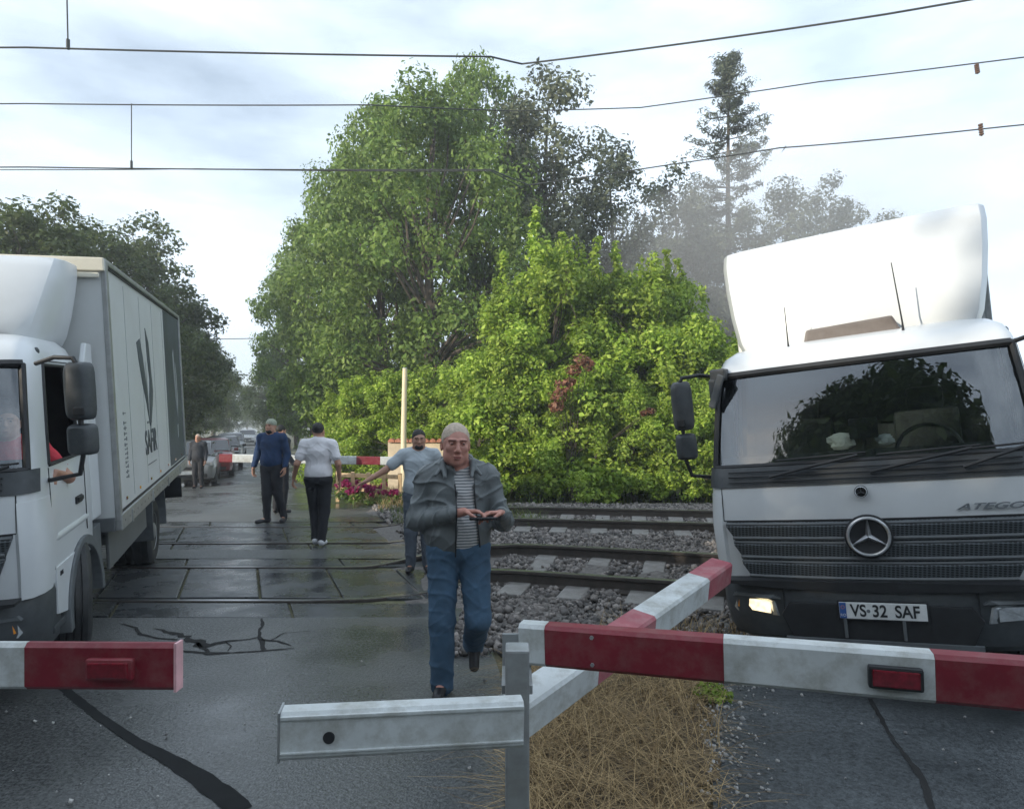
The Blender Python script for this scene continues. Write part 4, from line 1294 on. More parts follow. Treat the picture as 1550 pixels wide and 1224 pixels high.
    for sg in (1, -1):
        if opts.get('lettering') and sg > 0:
            for k in range(1, 5):
                yy = y0 + k * (y1 - y0) / 6.2
                mb = MB(); mb.box((sg * (hw + .0005), yy, (z0 + z1) / 2), (.003, .006, z1 - z0 - .25)); B(mb, 'panel_seam', M['grey_print'], box)
            for k in range(24):
                mb = MB(); mb.box((sg * (hw + .030), y0 + .15 + k * .22, z0 - .02), (.008, .022, .022)); B(mb, 'rail_bolt', M['chassis'], box, bevel=.003)
            for k in range(4):
                mb = MB(); mb.box((sg * (hw + .034), y0 + .5 + k * 1.3, z0 - .04), (.016, .05, .13)); B(mb, 'latch', M['steel'], box, bevel=.004)
    if opts.get('lettering'):
        X = hw + .004
        T = lambda y, z: xf @ Matrix.Translation((X, y, z)) @ Matrix(((0, 0, 1, 0), (1, 0, 0, 0), (0, 1, 0, 0), (0, 0, 0, 1)))
        mb = MB(); mb.box((hw + .002, y1 - .92, (z0 + z1) / 2 + .01), (.008, 1.68, z1 - z0 - .18)); pan = B(mb, 'rear_side_panel', M['slate'], box, bevel=.003)
        e = MB()
        yc, zc = 4.05, 2.42
        for ol in ([(-.36, .36), (-.22, .42), (-.12, .18), (-.05, -.08), (.02, -.35), (.06, -.78), (-.05, -.46), (-.18, -.20), (-.30, .12)],
                   [(.06, .60), (.20, .40), (.24, .10), (.30, -.28), (.24, -.50), (.08, -.84), (.09, -.40), (.16, -.12), (.10, .16)]):
            e.prism([(yc + a * 1.45, zc + b * .86) for a, b in ol], 'x', hw + .0005, hw + .006)
        B(e, 'emblem', M['slate'], box)
        e = MB(); e.prism([(yc - .02, zc + .12), (yc + .04, zc + .1), (yc + .10, zc - .22), (yc + .07, zc - .5), (yc + .02, zc - .22)], 'x', hw + .006, hw + .008); B(e, 'emblem_inlay', M['box_white'], box)
        text_part('company_lettering', 'SAFIR', 0.40, M['slate'], box, T(yc + .10, 1.55), .002, sx=.86, bold=.006)
        text_part('company_lettering', 'din 19', 0.10, M['grey_print'], box, T(yc + .08, 1.79), .001, sx=1.0) if False else None
        mb = MB()
        mb.box((hw + .002, yc + .06, 1.80), (.004, .34, .025)); mb.box((hw + .002, yc + .12, 1.30), (.004, .62, .012)); B(mb, 'lettering_rule', M['grey_print'], box)
        # a column of small letters set on its side near the front edge
        Tv = xf @ Matrix.Translation((X, 2.62, 1.60)) @ Matrix(((0, 0, 1, 0), (1, 0, 0, 0), (0, 1, 0, 0), (0, 0, 0, 1))) @ Matrix.Rotation(R(-90), 4, 'Z')
        v = MB()
        rr = random.Random(3)
        zz = 1.98
        while zz > 1.26:
            h_ = rr.choice((.035, .045, .05)); 
            if rr.random() < .82:
                v.box((hw + .002, 2.62, zz - h_ / 2), (.004, .13, h_ * .28)); 
                v.box((hw + .002, 2.62 + rr.choice((-.05, 0, .05)), zz - h_ / 2), (.0035, .028, h_ * .8))
            zz -= h_ * 1.15
        B(v, 'side_lettering', M['grey_print'], box)
        w = MB()
        for ol in ([(-.2, .55), (-.10, .65), (-.02, .1), (.0, -.5), (-.10, -.2)], [(.05, .42), (.14, .2), (.17, -.3), (.06, -.6)], [(-.04, -.75), (.05, -.72), (.06, -.95), (-.02, -.98)]):
            w.prism([(y1 - .78 + a, 2.25 + b * .85) for a, b in ol], 'x', hw + .0062, hw + .009)
        B(w, 'pale_emblem', M['pale_print'], pan)
    return root

# left truck: front off the picture, side along the road
tilt1 = Matrix.Translation((0, 1.3, 0.3)) @ Matrix.Rotation(R(-2.5), 4, 'Y') @ Matrix.Rotation(R(3.0), 4, 'X') @ Matrix.Translation((0, -1.3, -0.3 - .07))
truck1 = build_truck((-3.68, 3.60, 0.0), R(19.7), 'white box truck with its driver window open and dark emblem lettering on its side', tilt1, R(17),
    {'open_window': 1, 'lettering': True, 'lit': 0, 'side_lettering': 1, 'box_end': 7.5, 'scale': .889, 'wheel': .475})
# right truck: coming at the viewer, leaning to one side
tilt2 = Matrix.Translation((0, 0, 0.40)) @ Matrix.Rotation(R(-5.4), 4, 'Y') @ Matrix.Rotation(R(2.5), 4, 'X') @ Matrix.Translation((0, 0, -0.40))
truck2 = build_truck((2.215, 4.06, 0.012), R(-29), 'white truck facing us with a lit headlight and the plate VS 32 SAF', tilt2, R(3),
    {'plate': True, 'model_text': True, 'lit': -1, 'dash_items': True, 'box_end': 7.4, 'scale': .868, 'box_hw': 1.06, 'fairing': 1.42, 'flap': True, 'mirror_in': .07, 'fairing_w': 1.05})

# ------------------------------------------------------------------ people (signed distance fields turned into one continuous surface)
V3 = lambda *a: np.array(a, float)
class SDF:
    def __init__(self): self.ops = []
    def cap(self, a, b, ra, rb, k=0.02, sub=False, flat=None):
        a, b = np.array(a, float), np.array(b, float)
        m = max(ra, rb)
        lo, hi = np.minimum(a, b) - m, np.maximum(a, b) + m
        def fn(X, Y, Z):
            d = b - a; L2 = (d * d).sum() + 1e-12
            px, py, pz = X - a[0], Y - a[1], Z - a[2]
            t = np.clip((px * d[0] + py * d[1] + pz * d[2]) / L2, 0, 1)
            qx, qy, qz = px - t * d[0], py - t * d[1], pz - t * d[2]
            if flat is not None:   # (direction, factor): squash along a direction
                n, f = flat
                s = qx * n[0] + qy * n[1] + qz * n[2]
                qx, qy, qz = qx + n[0] * s * (f - 1), qy + n[1] * s * (f - 1), qz + n[2] * s * (f - 1)
                return (np.sqrt(qx * qx + qy * qy + qz * qz) - (ra + (rb - ra) * t)) / max(1.0, f ** 0.5)
            return np.sqrt(qx * qx + qy * qy + qz * qz) - (ra + (rb - ra) * t)
        self.ops.append((fn, lo, hi, k, sub)); return self
    def ell(self, c, r, k=0.02, sub=False, rot=None):
        c, r = np.array(c, float), np.array(r, float); m = r.max()
        def fn(X, Y, Z):
            x, y, z = X - c[0], Y - c[1], Z - c[2]
            if rot is not None:
                x, y, z = (rot[0][0] * x + rot[1][0] * y + rot[2][0] * z, rot[0][1] * x + rot[1][1] * y + rot[2][1] * z, rot[0][2] * x + rot[1][2] * y + rot[2][2] * z)
            k0 = np.sqrt((x / r[0]) ** 2 + (y / r[1]) ** 2 + (z / r[2]) ** 2)
            k1 = np.sqrt((x / r[0] ** 2) ** 2 + (y / r[1] ** 2) ** 2 + (z / r[2] ** 2) ** 2) + 1e-9
            return k0 * (k0 - 1) / k1
        self.ops.append((fn, c - m, c + m, k, sub)); return self
    def fun(self, fn, lo, hi, k=0.01, sub=False):
        self.ops.append((fn, np.array(lo, float), np.array(hi, float), k, sub)); return self
    def mesh(self, h, noise=None):
        adds = [o for o in self.ops if not o[4]]
        lo = np.min([o[1] for o in adds], 0) - 3 * h; hi = np.max([o[2] for o in adds], 0) + 3 * h
        n = np.ceil((hi - lo) / h).astype(int) + 1
        Fd = np.full(n, 0.25, np.float32)
        ax = [lo[i] + h * np.arange(n[i]) for i in range(3)]
        for fn, a, b, k, sub in self.ops:
            pad = k + 3 * h
            i0 = np.maximum(0, np.floor((a - pad - lo) / h).astype(int)); i1 = np.minimum(n, np.ceil((b + pad - lo) / h).astype(int) + 1)
            if np.any(i1 <= i0): continue
            X, Y, Z = np.meshgrid(ax[0][i0[0]:i1[0]], ax[1][i0[1]:i1[1]], ax[2][i0[2]:i1[2]], indexing='ij')
            d = fn(X, Y, Z).astype(np.float32)
            s = (slice(i0[0], i1[0]), slice(i0[1], i1[1]), slice(i0[2], i1[2]))
            cur = Fd[s]
            if sub:
                d = -d
                hh = np.clip(0.5 - 0.5 * (cur - d) / k, 0, 1)
                Fd[s] = cur * (1 - hh) + d * hh + k * hh * (1 - hh)
            else:
                hh = np.clip(0.5 + 0.5 * (cur - d) / k, 0, 1)
                Fd[s] = cur * (1 - hh) + d * hh - k * hh * (1 - hh)
        if noise is not None:
            X, Y, Z = np.meshgrid(*ax, indexing='ij')
            Fd += noise(X, Y, Z).astype(np.float32)
        return surf_nets(Fd, lo, h)

def surf_nets(Fd, lo, h):
    ins = Fd < 0
    c = [ins[i:ins.shape[0] - 1 + i, j:ins.shape[1] - 1 + j, k:ins.shape[2] - 1 + k] for i in (0, 1) for j in (0, 1) for k in (0, 1)]
    s = sum(x.astype(np.int8) for x in c)
    act = (s > 0) & (s < 8)
    idx = np.full(act.shape, -1, np.int64)
    cells = np.argwhere(act)
    idx[act] = np.arange(len(cells))
    acc = np.zeros((len(cells), 3)); cnt = np.zeros(len(cells))
    corners = [(i, j, k) for i in (0, 1) for j in (0, 1) for k in (0, 1)]
    for a in range(8):
        for b in range(a + 1, 8):
            ca, cb = np.array(corners[a]), np.array(corners[b])
            if np.abs(ca - cb).sum() != 1: continue
            fa = Fd[tuple((cells + ca).T)]; fb = Fd[tuple((cells + cb).T)]
            m = (fa < 0) != (fb < 0)
            t = np.where(m, fa / np.where(m, fa - fb, 1), 0)
            p = ca[None] + t[:, None] * (cb - ca)[None]
            acc[m] += p[m]; cnt[m] += 1
    verts = lo + h * (cells + acc / cnt[:, None])
    quads = []
    for axis in range(3):
        sl0 = [slice(1, -1)] * 3; sl1 = [slice(1, -1)] * 3
        sl0[axis] = slice(0, -1); sl1[axis] = slice(1, None)
        A, B_ = ins[tuple(sl0)], ins[tuple(sl1)]
        diff = np.argwhere(A != B_)
        if len(diff) == 0: continue
        sign = A[tuple(diff.T)]
        base = diff.copy()
        o = [i for i in range(3) if i != axis]
        for q in o: base[:, q] += 1
        def cell(da, db):
            cc = base.copy(); cc[:, o[0]] -= da; cc[:, o[1]] -= db
            return idx[tuple(cc.T)]
        q = np.stack([cell(1, 1), cell(0, 1), cell(0, 0), cell(1, 0)], 1)
        flip = sign if axis != 1 else ~sign
        q = np.where(flip[:, None], q, q[:, ::-1])
        quads.append(q)
    return verts, np.concatenate(quads)

def rot_frame(fwd, up):
    f = np.array(fwd, float); f /= np.linalg.norm(f)
    u = np.array(up, float); u = u - f * (u @ f); u /= np.linalg.norm(u)
    return f, u, np.cross(f, u)

def add_hand(S, wrist, fwd, palm, side, s=1.0, curl=0.5, k=0.006, fr=1.0):
    """fwd: from wrist to knuckles; palm: direction the palm faces; side: +1 thumb along cross(fwd,palm)"""
    f, p, c = rot_frame(fwd, palm)
    c = c * side                       # towards the thumb
    w = np.array(wrist, float)
    kn = w + f * 0.085 * s
    # palm
    for o in (-.030, -.010, .010, .030):
        S.cap(w + c * o * .55 * s + f * .012 * s, kn + c * o * s, .0135 * s, .0125 * s, k=.012)
    lens = {.033: (.040, .026, .02), .011: (.045, .030, .022), -.011: (.042, .027, .02), -.032: (.032, .021, .018)}
    for i, (o, L3) in enumerate(lens.items()):
        b = kn + c * o * s
        ang = 0.15 + curl * (0.5 + .07 * i)
        spread = o * 1.6
        for j, ln_ in enumerate(L3):
            d = f * math.cos(ang) + p * math.sin(ang) + c * spread * .6
            e = b + d * ln_ * s
            r0, r1 = (.0092, .0085) if j == 0 else (.0085, .0078) if j == 1 else (.0078, .0066)
            S.cap(b, e, r0 * s * fr, r1 * s * fr, k=.003)
            b = e; ang += curl * (.9 - .1 * j)
    b = w + f * .022 * s + c * .030 * s
    m_ = b + (f * .62 + c * .70 + p * .30) * .042 * s
    e = m_ + (f * .85 + c * .15 + p * .5) * .032 * s
    e2 = e + (f * .85 - c * .1 + p * .55) * .024 * s
    S.cap(b, m_, .0135 * s, .0105 * s, k=.010); S.cap(m_, e, .0105 * s, .0092 * s, k=.004); S.cap(e, e2, .0092 * s, .0075 * s, k=.003)

def head_sdf(S, hc, yaw=0.0, pitch=0.0, roll=0.0, s=1.0, jowl=1.0, beard=0.0):
    """hc: centre of the skull; faces -Y at yaw 0. Returns a function local->body"""
    Rm = np.array(Matrix.Rotation(yaw, 3, 'Z') @ Matrix.Rotation(pitch, 3, 'X') @ Matrix.Rotation(roll, 3, 'Y'))
    T = lambda x, y, z: np.array(hc) + Rm @ (np.array((x, y, z)) * s)
    e = lambda c, r, k=.02, sub=False: S.ell(T(*c), np.array(r) * s, k, sub, Rm)
    e((0, .012, .035), (.074, .094, .083), .01)
    e((0, -.012, -.005), (.067, .082, .085), .03)
    e((0, -.030, -.062), (.055 * jowl, .058, .050), .035)
    e((0, -.068, -.092), (.026, .020, .017), .03)
    for q in (-1, 1):
        e((q * .047 * jowl, -.018, -.060), (.022, .045, .035), .03)
        e((q * .040, -.066, -.010), (.022, .018, .018), .02)             # cheekbone
        e((q * .031, -.090, .018), (.019, .016, .0125), .012, True)       # eye socket
        e((q * .031, -.080, .016), (.0125, .011, .010), .004)             # eyelids
        S.cap(T(q * .012, -.092, .036), T(q * .050, -.076, .036), .0085 * s, .007 * s, .010)   # brow
        e((q * .078, .018, -.002), (.010, .020, .033), .006)              # ear
        e((q * .083, .010, .0), (.006, .010, .018), .004, True)
        S.cap(T(q * .017, -.098, -.030), T(q * .036, -.080, -.052), .003 * s, .0025 * s, .006, True)
    S.cap(T(0, -.092, .030), T(0, -.112, -.018), .0075 * s, .012 * s, .012)
    e((0, -.110, -.022), (.013, .013, .011), .008)
    for q in (-1, 1): e((q * .013, -.101, -.026), (.0085, .010, .008), .006)
    e((0, -.096, -.053), (.024, .010, .0075), .006); e((0, -.093, -.066), (.021, .010, .008), .006)
    S.cap(T(-.022, -.104, -.0595), T(.022, -.104, -.0595), .0022 * s, .0022 * s, .004, True)
    return T, Rm

def person(label, loc, rz, J, heads, mats, h, group=None, sc=1.0, extras=None, hands=True, shirt_len=0.90, sleeves='short', jacket=None, build=1.0, thick_hair=None, beard=False, seat=False):
    """J: joints of the body in metres, facing -Y; l is the side at +X"""
    root = empty('person', loc, rz, sc)
    tag(root, label, 'person', group)
    g = lambda n: np.array(J[n], float)
    bw = build
    S = SDF()
    hc = g('head')
    T, Rm = head_sdf(S, hc, *heads['rot'], s=heads.get('s', 1.0), jowl=heads.get('jowl', 1.0))
    S.cap(g('neck'), hc + np.array((0, .01, -.06)), .062 * bw, .055 * bw, k=.03)
    ch, pe = g('chest'), g('pelvis')
    def torso(S, e, k=.05):
        shl, shr = g('shl'), g('shr')
        ac = (shl - shr) / np.linalg.norm(shl - shr)
        fl = None
        S.ell(ch + V3(0, 0, 0.02), (.165 * bw + e, .112 * bw + e, .20), k)
        S.ell((ch + pe) / 2 + V3(0, -.012 * bw, -.02), (.148 * bw + e, .108 * bw * (1 + .16 * (bw - 1) * 5) + e, .21), k)
        S.cap(shr * .93 + ch * .07, shl * .93 + ch * .07, .058 * bw + e, .058 * bw + e, k)
        S.cap(g('neck') + V3(0, .01, -.03), ch + V3(0, .01, .08), .068 * bw + e, .12 * bw + e, k)
        for q in ('shl', 'shr'): S.cap(g('neck') + V3(0, .015, -.015), g(q), .052 * bw + e, .052 * bw + e, k)
    def hips(S, e, k=.05):
        S.ell(pe + V3(0, .012, -.02), (.160 * bw + e, .115 * bw + e, .135 + e), k)
    torso(S, 0); hips(S, -.014)
    for q in 'lr':
        S.cap(g('sh' + q), g('el' + q), .050 * bw, .038 * bw, .03)
        S.cap(g('el' + q), g('wr' + q), .038 * bw, .026, .02)
        S.cap(g('hip' + q), g('kn' + q), .080 * bw, .052 * bw, .03)
        S.cap(g('kn' + q), g('an' + q), .054 * bw, .035, .02)
        S.cap(g('an' + q) + V3(0, 0, -.02), g('to' + q), .036, .028, .02)
        if hands:
            hd = J['hand' + q]
            add_hand(S, g('wr' + q), hd[0], hd[1], hd[2], s=1.0, curl=hd[3], fr=1.0 if h < .007 else 1.25)
        else:
            S.cap(g('wr' + q), g('wr' + q) + V3(0, -.03, -.12), .03, .03, .02)
    v, f = S.mesh(h)
    np_mesh('body', v, f, mats['skin'], root, True)
    hh = max(h, .006)
    # eyes, brows, lips
    for q in (-1, 1):
        e = SDF(); e.ell(T(q * .031, -.0865, .016), (.0095, .0055, .0048), .002); v, f = e.mesh(.0025); np_mesh('eye', v, f, M['eye'], root, True)
        e = SDF(); e.cap(T(q * .014, -.100, .036), T(q * .048, -.084, .036), .0042, .003, .002); v, f = e.mesh(.003); np_mesh('eyebrow', v, f, mats.get('brow', mats['hair']), root, True)
    e = SDF(); e.cap(T(-.019, -.1045, -.060), T(.019, -.1045, -.060), .0035, .0035, .002); v, f = e.mesh(.003); np_mesh('mouth', v, f, M['lips'], root, True)
    # hair / cap
    H = SDF(); hs = heads.get('s', 1.0); q3 = lambda *r: np.array(r) * hs
    st = heads.get('hair', 'short')
    if st == 'beanie':
        H.ell(T(0, .012, .052), q3(.086, .104, .084), .01); H.ell(T(0, -.02, -.08), q3(.2, .2, .105), .008, True); nm = 'beanie'
    elif st == 'receding':
        H.ell(T(0, .020, .038), q3(.081, .099, .092), .01)
        H.ell(T(0, -.130, .000), q3(.078, .098, .098), .012, True); H.ell(T(0, .0, -.12), q3(.2, .2, .10), .01, True); H.ell(T(0, -.06, -.02), q3(.2, .05, .07), .006, True); nm = 'hair'
    else:
        H.ell(T(0, .018, .042), q3(.0815, .098, .089), .01)
        H.ell(T(0, -.13, -.01), q3(.11, .105, .07), .012, True); H.ell(T(0, .0, -.12), q3(.2, .2, .10), .012, True); nm = 'hair'
    v, f = H.mesh(max(hh * .8, .005), lambda X, Y, Z: .0015 * np.sin(X * 260) * np.sin(Y * 230 + 1) * np.sin(Z * 240)); np_mesh(nm, v, f, mats['hair'], root, True)
    if beard:
        Bd = SDF(); Bd.ell(T(0, -.045, -.078), (.056, .058, .046), .01); Bd.ell(T(0, -.10, -.020), (.05, .08, .030), .008, True); Bd.ell(T(0, .06, -.05), (.1, .07, .1), .01, True); Bd.cap(T(-.014, -.11, -.060), T(.014, -.11, -.060), .008, .008, .004, True)
        v, f = Bd.mesh(.005); np_mesh('beard', v, f, M['hair_dark'], root, True)
    fold = lambda a, fz=38.0: (lambda X, Y, Z: a * (np.sin(Z * fz + 3 * np.sin(X * 14) + Y * 9) * .6 + np.sin(X * 33 + Z * 21 + 2 * np.sin(Z * 11)) * .5 + np.sin(Y * 41 - Z * 17) * .4))
    def ridge(a, f):
        # sharp crested creases in three directions, broken up by a slow mask
        def fn(X, Y, Z):
            m1 = .5 + .5 * np.sin(X * 9 * f + 2.1 + Z * 5) * np.sin(Y * 11 * f + Z * 7 * f + .6)
            c1 = 1 - np.abs(np.sin(Z * 23 * f + X * 12 + 1.5 * np.sin(X * 15 * f + 4 * Y) + 1.1 * np.sin(Z * 9)))
            c2 = 1 - np.abs(np.sin(Z * 13 * f - X * 29 * f + 1.6 * np.sin(Z * 14 + X * 5) + Y * 8))
            c3 = 1 - np.abs(np.sin(Y * 27 * f + Z * 17 * f + 1.3 * np.sin(X * 17)))
            return -a * (c1 ** 3 * m1 + .8 * c2 ** 3 * (1 - m1) + .5 * c3 ** 4) + a * .35
        return fn
    # trousers
    Tr = SDF()
    Tr.ell(pe + V3(0, .012, -.02), (.162 * bw + .016, .118 * bw + .016, .125), .04)
    for q in 'lr':
        Tr.cap(g('hip' + q), g('kn' + q), .083 * bw + .018, .060 * bw + .016, .03)
        an = g('an' + q); kn = g('kn' + q)
        Tr.cap(kn, an + (kn - an) * mats.get('cuff_drop', .0), .062 * bw + .014, mats.get('cuff', .050) + .012, .025)
    v, f = Tr.mesh(max(h, .0065), ridge(.008, 1.0)); np_mesh('trousers', v, f, mats['trousers'], root, True)
    # shoes
    for q in 'lr':
        Sh = SDF(); an, to = g('an' + q), g('to' + q)
        d = (to - an); d = d / np.linalg.norm(d)
        sole = -.055
        Sh.cap(an + V3(0, 0, -.045) - d * .03, to + V3(0, 0, .004), .042, .034, .02); Sh.cap(an, an + V3(0, 0, -.05), .046, .044, .02)
        v, f = Sh.mesh(max(h, .008)); np_mesh('shoe', v, f, mats['shoe'], root, True)
    # shirt
    sl = 1.0 if sleeves == 'long' else 0.62
    zlo = J.get('hem', shirt_len)
    if mats.get('shirt'):
        Sk = SDF(); e = .014 if jacket is None else .010
        torso(Sk, e); Sk.ell(pe + V3(0, .008, .06), (.158 * bw + e + .006, .116 * bw + e + .006, .15), .05)
        if jacket is None:
            for q in 'lr':
                a, b, c = g('sh' + q), g('el' + q), g('wr' + q)
                if sleeves == 'long':
                    Sk.cap(a, b, .056 * bw + e, .046 * bw + e, .03); Sk.cap(b, b + (c - b) * .94, .046 * bw + e, .034 + e, .02)
                else:
                    Sk.cap(a, a + (b - a) * sl, .056 * bw + e, .054 * bw + e, .03)
        Sk.fun(lambda X, Y, Z: Z - zlo, (-1, -1, zlo - 1), (1, 1, zlo), .012, True)
        Sk.ell(g('neck') + V3(0, -.02, .045), (.074, .080, .055), .012, True)
        v, f = Sk.mesh(max(h, .0075), ridge(.008 if jacket is None else .004, 1.0)); np_mesh('shirt' if jacket is not None else mats.get('shirt_name', 'shirt'), v, f, mats['shirt'], root, True)
    if jacket is not None:
        Jk = SDF(); e = .022
        torso(Jk, e, .06); Jk.ell(pe + V3(0, .010, .055), (.165 * bw + e + .012, .118 * bw + e + .012, .15), .05)
        Jk.ell(pe + V3(0, .010, .02), (.168 * bw + e - .006, .118 * bw + e - .006, .10), .02)
        for q in 'lr':
            a, b, c = g('sh' + q), g('el' + q), g('wr' + q)
            Jk.cap(a, b, .056 * bw + .014, .050 * bw + .014, .035); Jk.cap(b, b + (c - b) * .80, .050 * bw + .014, .050, .025); Jk.cap(b + (c - b) * .82, b + (c - b) * .95, .038, .037, .012)
        Jk.fun(lambda X, Y, Z: Z - zlo, (-1, -1, zlo - 1), (1, 1, zlo), .014, True)
        # open front: narrow under the collar, wider at the hem
        x0, w0, w1, lean = jacket['x'], jacket['w0'], jacket['w1'], jacket['lean']
        zc = g('neck')[2] - .02
        yf = ch[1]
        def opening(X, Y, Z):
            t = np.clip((zc - Z) / (zc - zlo), 0, 1.2)
            wv = w0 + (w1 - w0) * np.abs(t - jacket.get('tmin', .0)) ** 1.2
            return np.maximum(np.abs(X - x0 - lean * t) - wv, Y - (yf - .03))
        Jk.fun(opening, (-.35, -.6, zlo - .1), (.35, yf, zc + .12), .010, True)
        Jk.ell(g('neck') + V3(0, -.015, .075), (.080, .085, .085), .012, True)
        v, f = Jk.mesh(max(h, .006), ridge(.017, .9))
        jo = np_mesh('jacket', v, f, mats['jacket'], root, True)
        C_ = SDF(); nk = g('neck')
        for q in (-1, 1):
            C_.cap(nk + V3(q * .075, .055, .055), nk + V3(q * .092, -.045, .028), .020, .020, .015); C_.cap(nk + V3(q * .092, -.045, .028), nk + V3(q * .082, -.125, -.055), .022, .012, .015, )
            C_.cap(nk + V3(q * .092, -.045, .012), nk + V3(q * .14, -.105, -.045), .016, .010, .015)
        C_.cap(nk + V3(-.075, .055, .055), nk + V3(.075, .055, .055), .022, .022, .015)
        v, f = C_.mesh(.007); np_mesh('collar', v, f, mats['jacket'], jo, True)
        # dark zip tapes that follow the two edges of the open front
        for q in (-1, 1):
            pts = []
            for t in np.linspace(.14, .97, 14):
                xx = x0 + lean * t + q * (w0 + (w1 - w0) * abs(t - jacket.get('tmin', .0)) ** 1.2 + .008); zz = zc + (zlo - zc) * t
                vv, _ = None, None
                pts.append((xx, zz))
            V_ = np.array([tuple(p.co) for p in jo.data.vertices])
            path = []
            for xx, zz in pts:
                m_ = (np.abs(V_[:, 0] - xx) < .012) & (np.abs(V_[:, 2] - zz) < .014)
                if m_.any(): path.append((xx, V_[m_, 1].min() - .001, zz))
            if len(path) > 3:
                mb = MB(); mb.tube(path, .0042, 6); mb.build('zip', M['black'], jo, smooth=True)
    if extras: extras(root, g, T)
    return root

def stand(**kw):
    J = dict(head=(0, -.02, 1.605), neck=(0, .005, 1.475), chest=(0, 0, 1.27), pelvis=(0, 0, .96),
             shl=(.185, .01, 1.42), shr=(-.185, .01, 1.42), ell=(.235, .03, 1.14), elr=(-.235, .03, 1.14), wrl=(.245, -.05, .90), wrr=(-.245, -.05, .90),
             hipl=(.085, 0, .92), hipr=(-.085, 0, .92), knl=(.095, -.02, .50), knr=(-.095, -.02, .50), anl=(.10, .02, .095), anr=(-.10, .02, .095),
             tol=(.12, -.13, .035), tor=(-.12, -.13, .035),
             handl=((0, -.12, -1), (-1, 0, 0), -1, .45), handr=((0, -.12, -1), (1, 0, 0), 1, .45))
    J.update(kw); return J

# 1: elderly man in the open grey jacket, holding a phone before his chest
def man_jacket():
    J = stand(head=(-.015, -.075, 1.585), neck=(0, -.02, 1.45), chest=(0, .0, 1.24), shl=(.182, .02, 1.375), shr=(-.182, .02, 1.375),
              elr=(-.262, -.0, 1.11), wrr=(.030, -.275, 1.195), ell=(.285, -.02, 1.10), wrl=(.255, -.275, 1.185),
              hipr=(-.09, .0, .92), hipl=(.10, 0, .92), knr=(-.10, -.05, .49), anr=(-.10, .0, .095), tor=(-.13, -.15, .035),
              knl=(.125, -.085, .50), anl=(.115, .27, .24), tol=(.115, .22, .085),
              handr=((.80, -.30, .05), (.10, -.25, -1), -1, .50), handl=((-.80, -.30, .05), (-.1, -.25, -1), 1, .50), hem=.85)
    def ex(root, g, T):
        mb = MB(); mb.box((.140, -.355, 1.168), (.165, .078, .018)); mb.build('phone', M['phone'], root, bevel=.006)
    c = P(693, 1050, 4.24)
    p = person('elderly man in open grey jacket and striped shirt, holding a phone', (c.x, 4.24, 0), R(6), J, {'rot': (R(6), R(3), R(2)), 'hair': 'receding', 'jowl': .98, 's': 1.10},
           {'skin': M['skin_red'], 'hair': M['hair_grey'], 'brow': M['brow'], 'trousers': M['jeans'], 'shoe': M['shoe_dark'], 'shirt': M['stripes'], 'jacket': M['jacket'], 'cuff': .062, 'cuff_drop': -.09},
           .0045, build=1.10, jacket={'x': .035, 'w0': .050, 'w1': .085, 'lean': .030, 'tmin': .25}, extras=ex, sc=.985)
    return p
man_jacket()

# 2: bearded man in the grey tee behind him, arm held out to the viewer's left
J = stand(elr=(-.40, -.06, 1.24), wrr=(-.61, -.16, 1.12), handr=((-.8, -.3, -.35), (0, -.3, -1), -1, .3), ell=(.30, .06, 1.17), wrl=(.40, -.12, 1.02), handl=((.3, -.5, -.4), (-1, 0, 0), -1, .4), hem=.90)
c = P(634, 800, 7.7)
person('bearded man in light grey tee with one arm held out to the side', (c.x, 7.7, 0), R(4), J, {'rot': (R(8), R(6), 0), 'hair': 'short'},
       {'skin': M['skin'], 'hair': M['hair_dark'], 'trousers': M['grey_trousers'], 'shoe': M['shoe_dark'], 'shirt': M['tee_grey'], 'shirt_name': 'tee_shirt'}, .009, build=1.08, sc=.94, beard=True)

# 3: man walking away in white tee and black trousers
J = stand(elr=(-.28, .05, 1.15), wrr=(-.29, -.03, .92), ell=(.275, .08, 1.16), wrl=(.35, -.06, .95), handr=((-.05, -.25, -1), (1, 0, 0), 1, .5), handl=((.25, -.35, -1), (-1, 0, 0), -1, .5),
          knr=(-.075, -.03, .50), anr=(-.055, .06, .10), tor=(-.075, -.10, .035), knl=(.07, -.12, .52), anl=(.045, -.02, .11), tol=(.06, -.18, .04), hem=.93)
c = P(482, 825, 9.35)
person('man in white tee and black trousers walking away from us, white trainers', (c.x, 9.35, 0), R(180 + 6), J, {'rot': (R(-12), R(-2), 0), 'hair': 'short'},
       {'skin': M['skin'], 'hair': M['hair_dark'], 'trousers': M['dark_trousers'], 'shoe': M['shoe_white'], 'shirt': M['tee_white'], 'shirt_name': 'tee_shirt', 'cuff': .046}, .009, build=1.10, sc=.985)

# 4: man in navy sweater and beanie
J = stand(elr=(-.26, .03, 1.15), wrr=(-.31, -.02, .92), ell=(.25, .05, 1.15), wrl=(.25, -.03, .93), knl=(.10, .02, .50), anl=(.17, .10, .10), tol=(.20, -.05, .04), knr=(-.06, -.05, .50), anr=(-.05, -.06, .095), tor=(-.16, -.19, .035), hem=.93)
c = P(411, 790, 11.5)
person('man in navy sweater and pale knitted cap looking towards us, dark trousers', (c.x, 11.5, 0), R(-8), J, {'rot': (R(-6), 0, 0), 'hair': 'beanie'},
       {'skin': M['skin'], 'hair': M['beanie'], 'brow': M['hair_dark'], 'trousers': M['dark_trousers'], 'shoe': M['shoe_dark'], 'shirt': M['navy'], 'shirt_name': 'sweater', 'cuff': .046}, .010, build=1.08, sleeves='long', sc=1.02, beard=True)

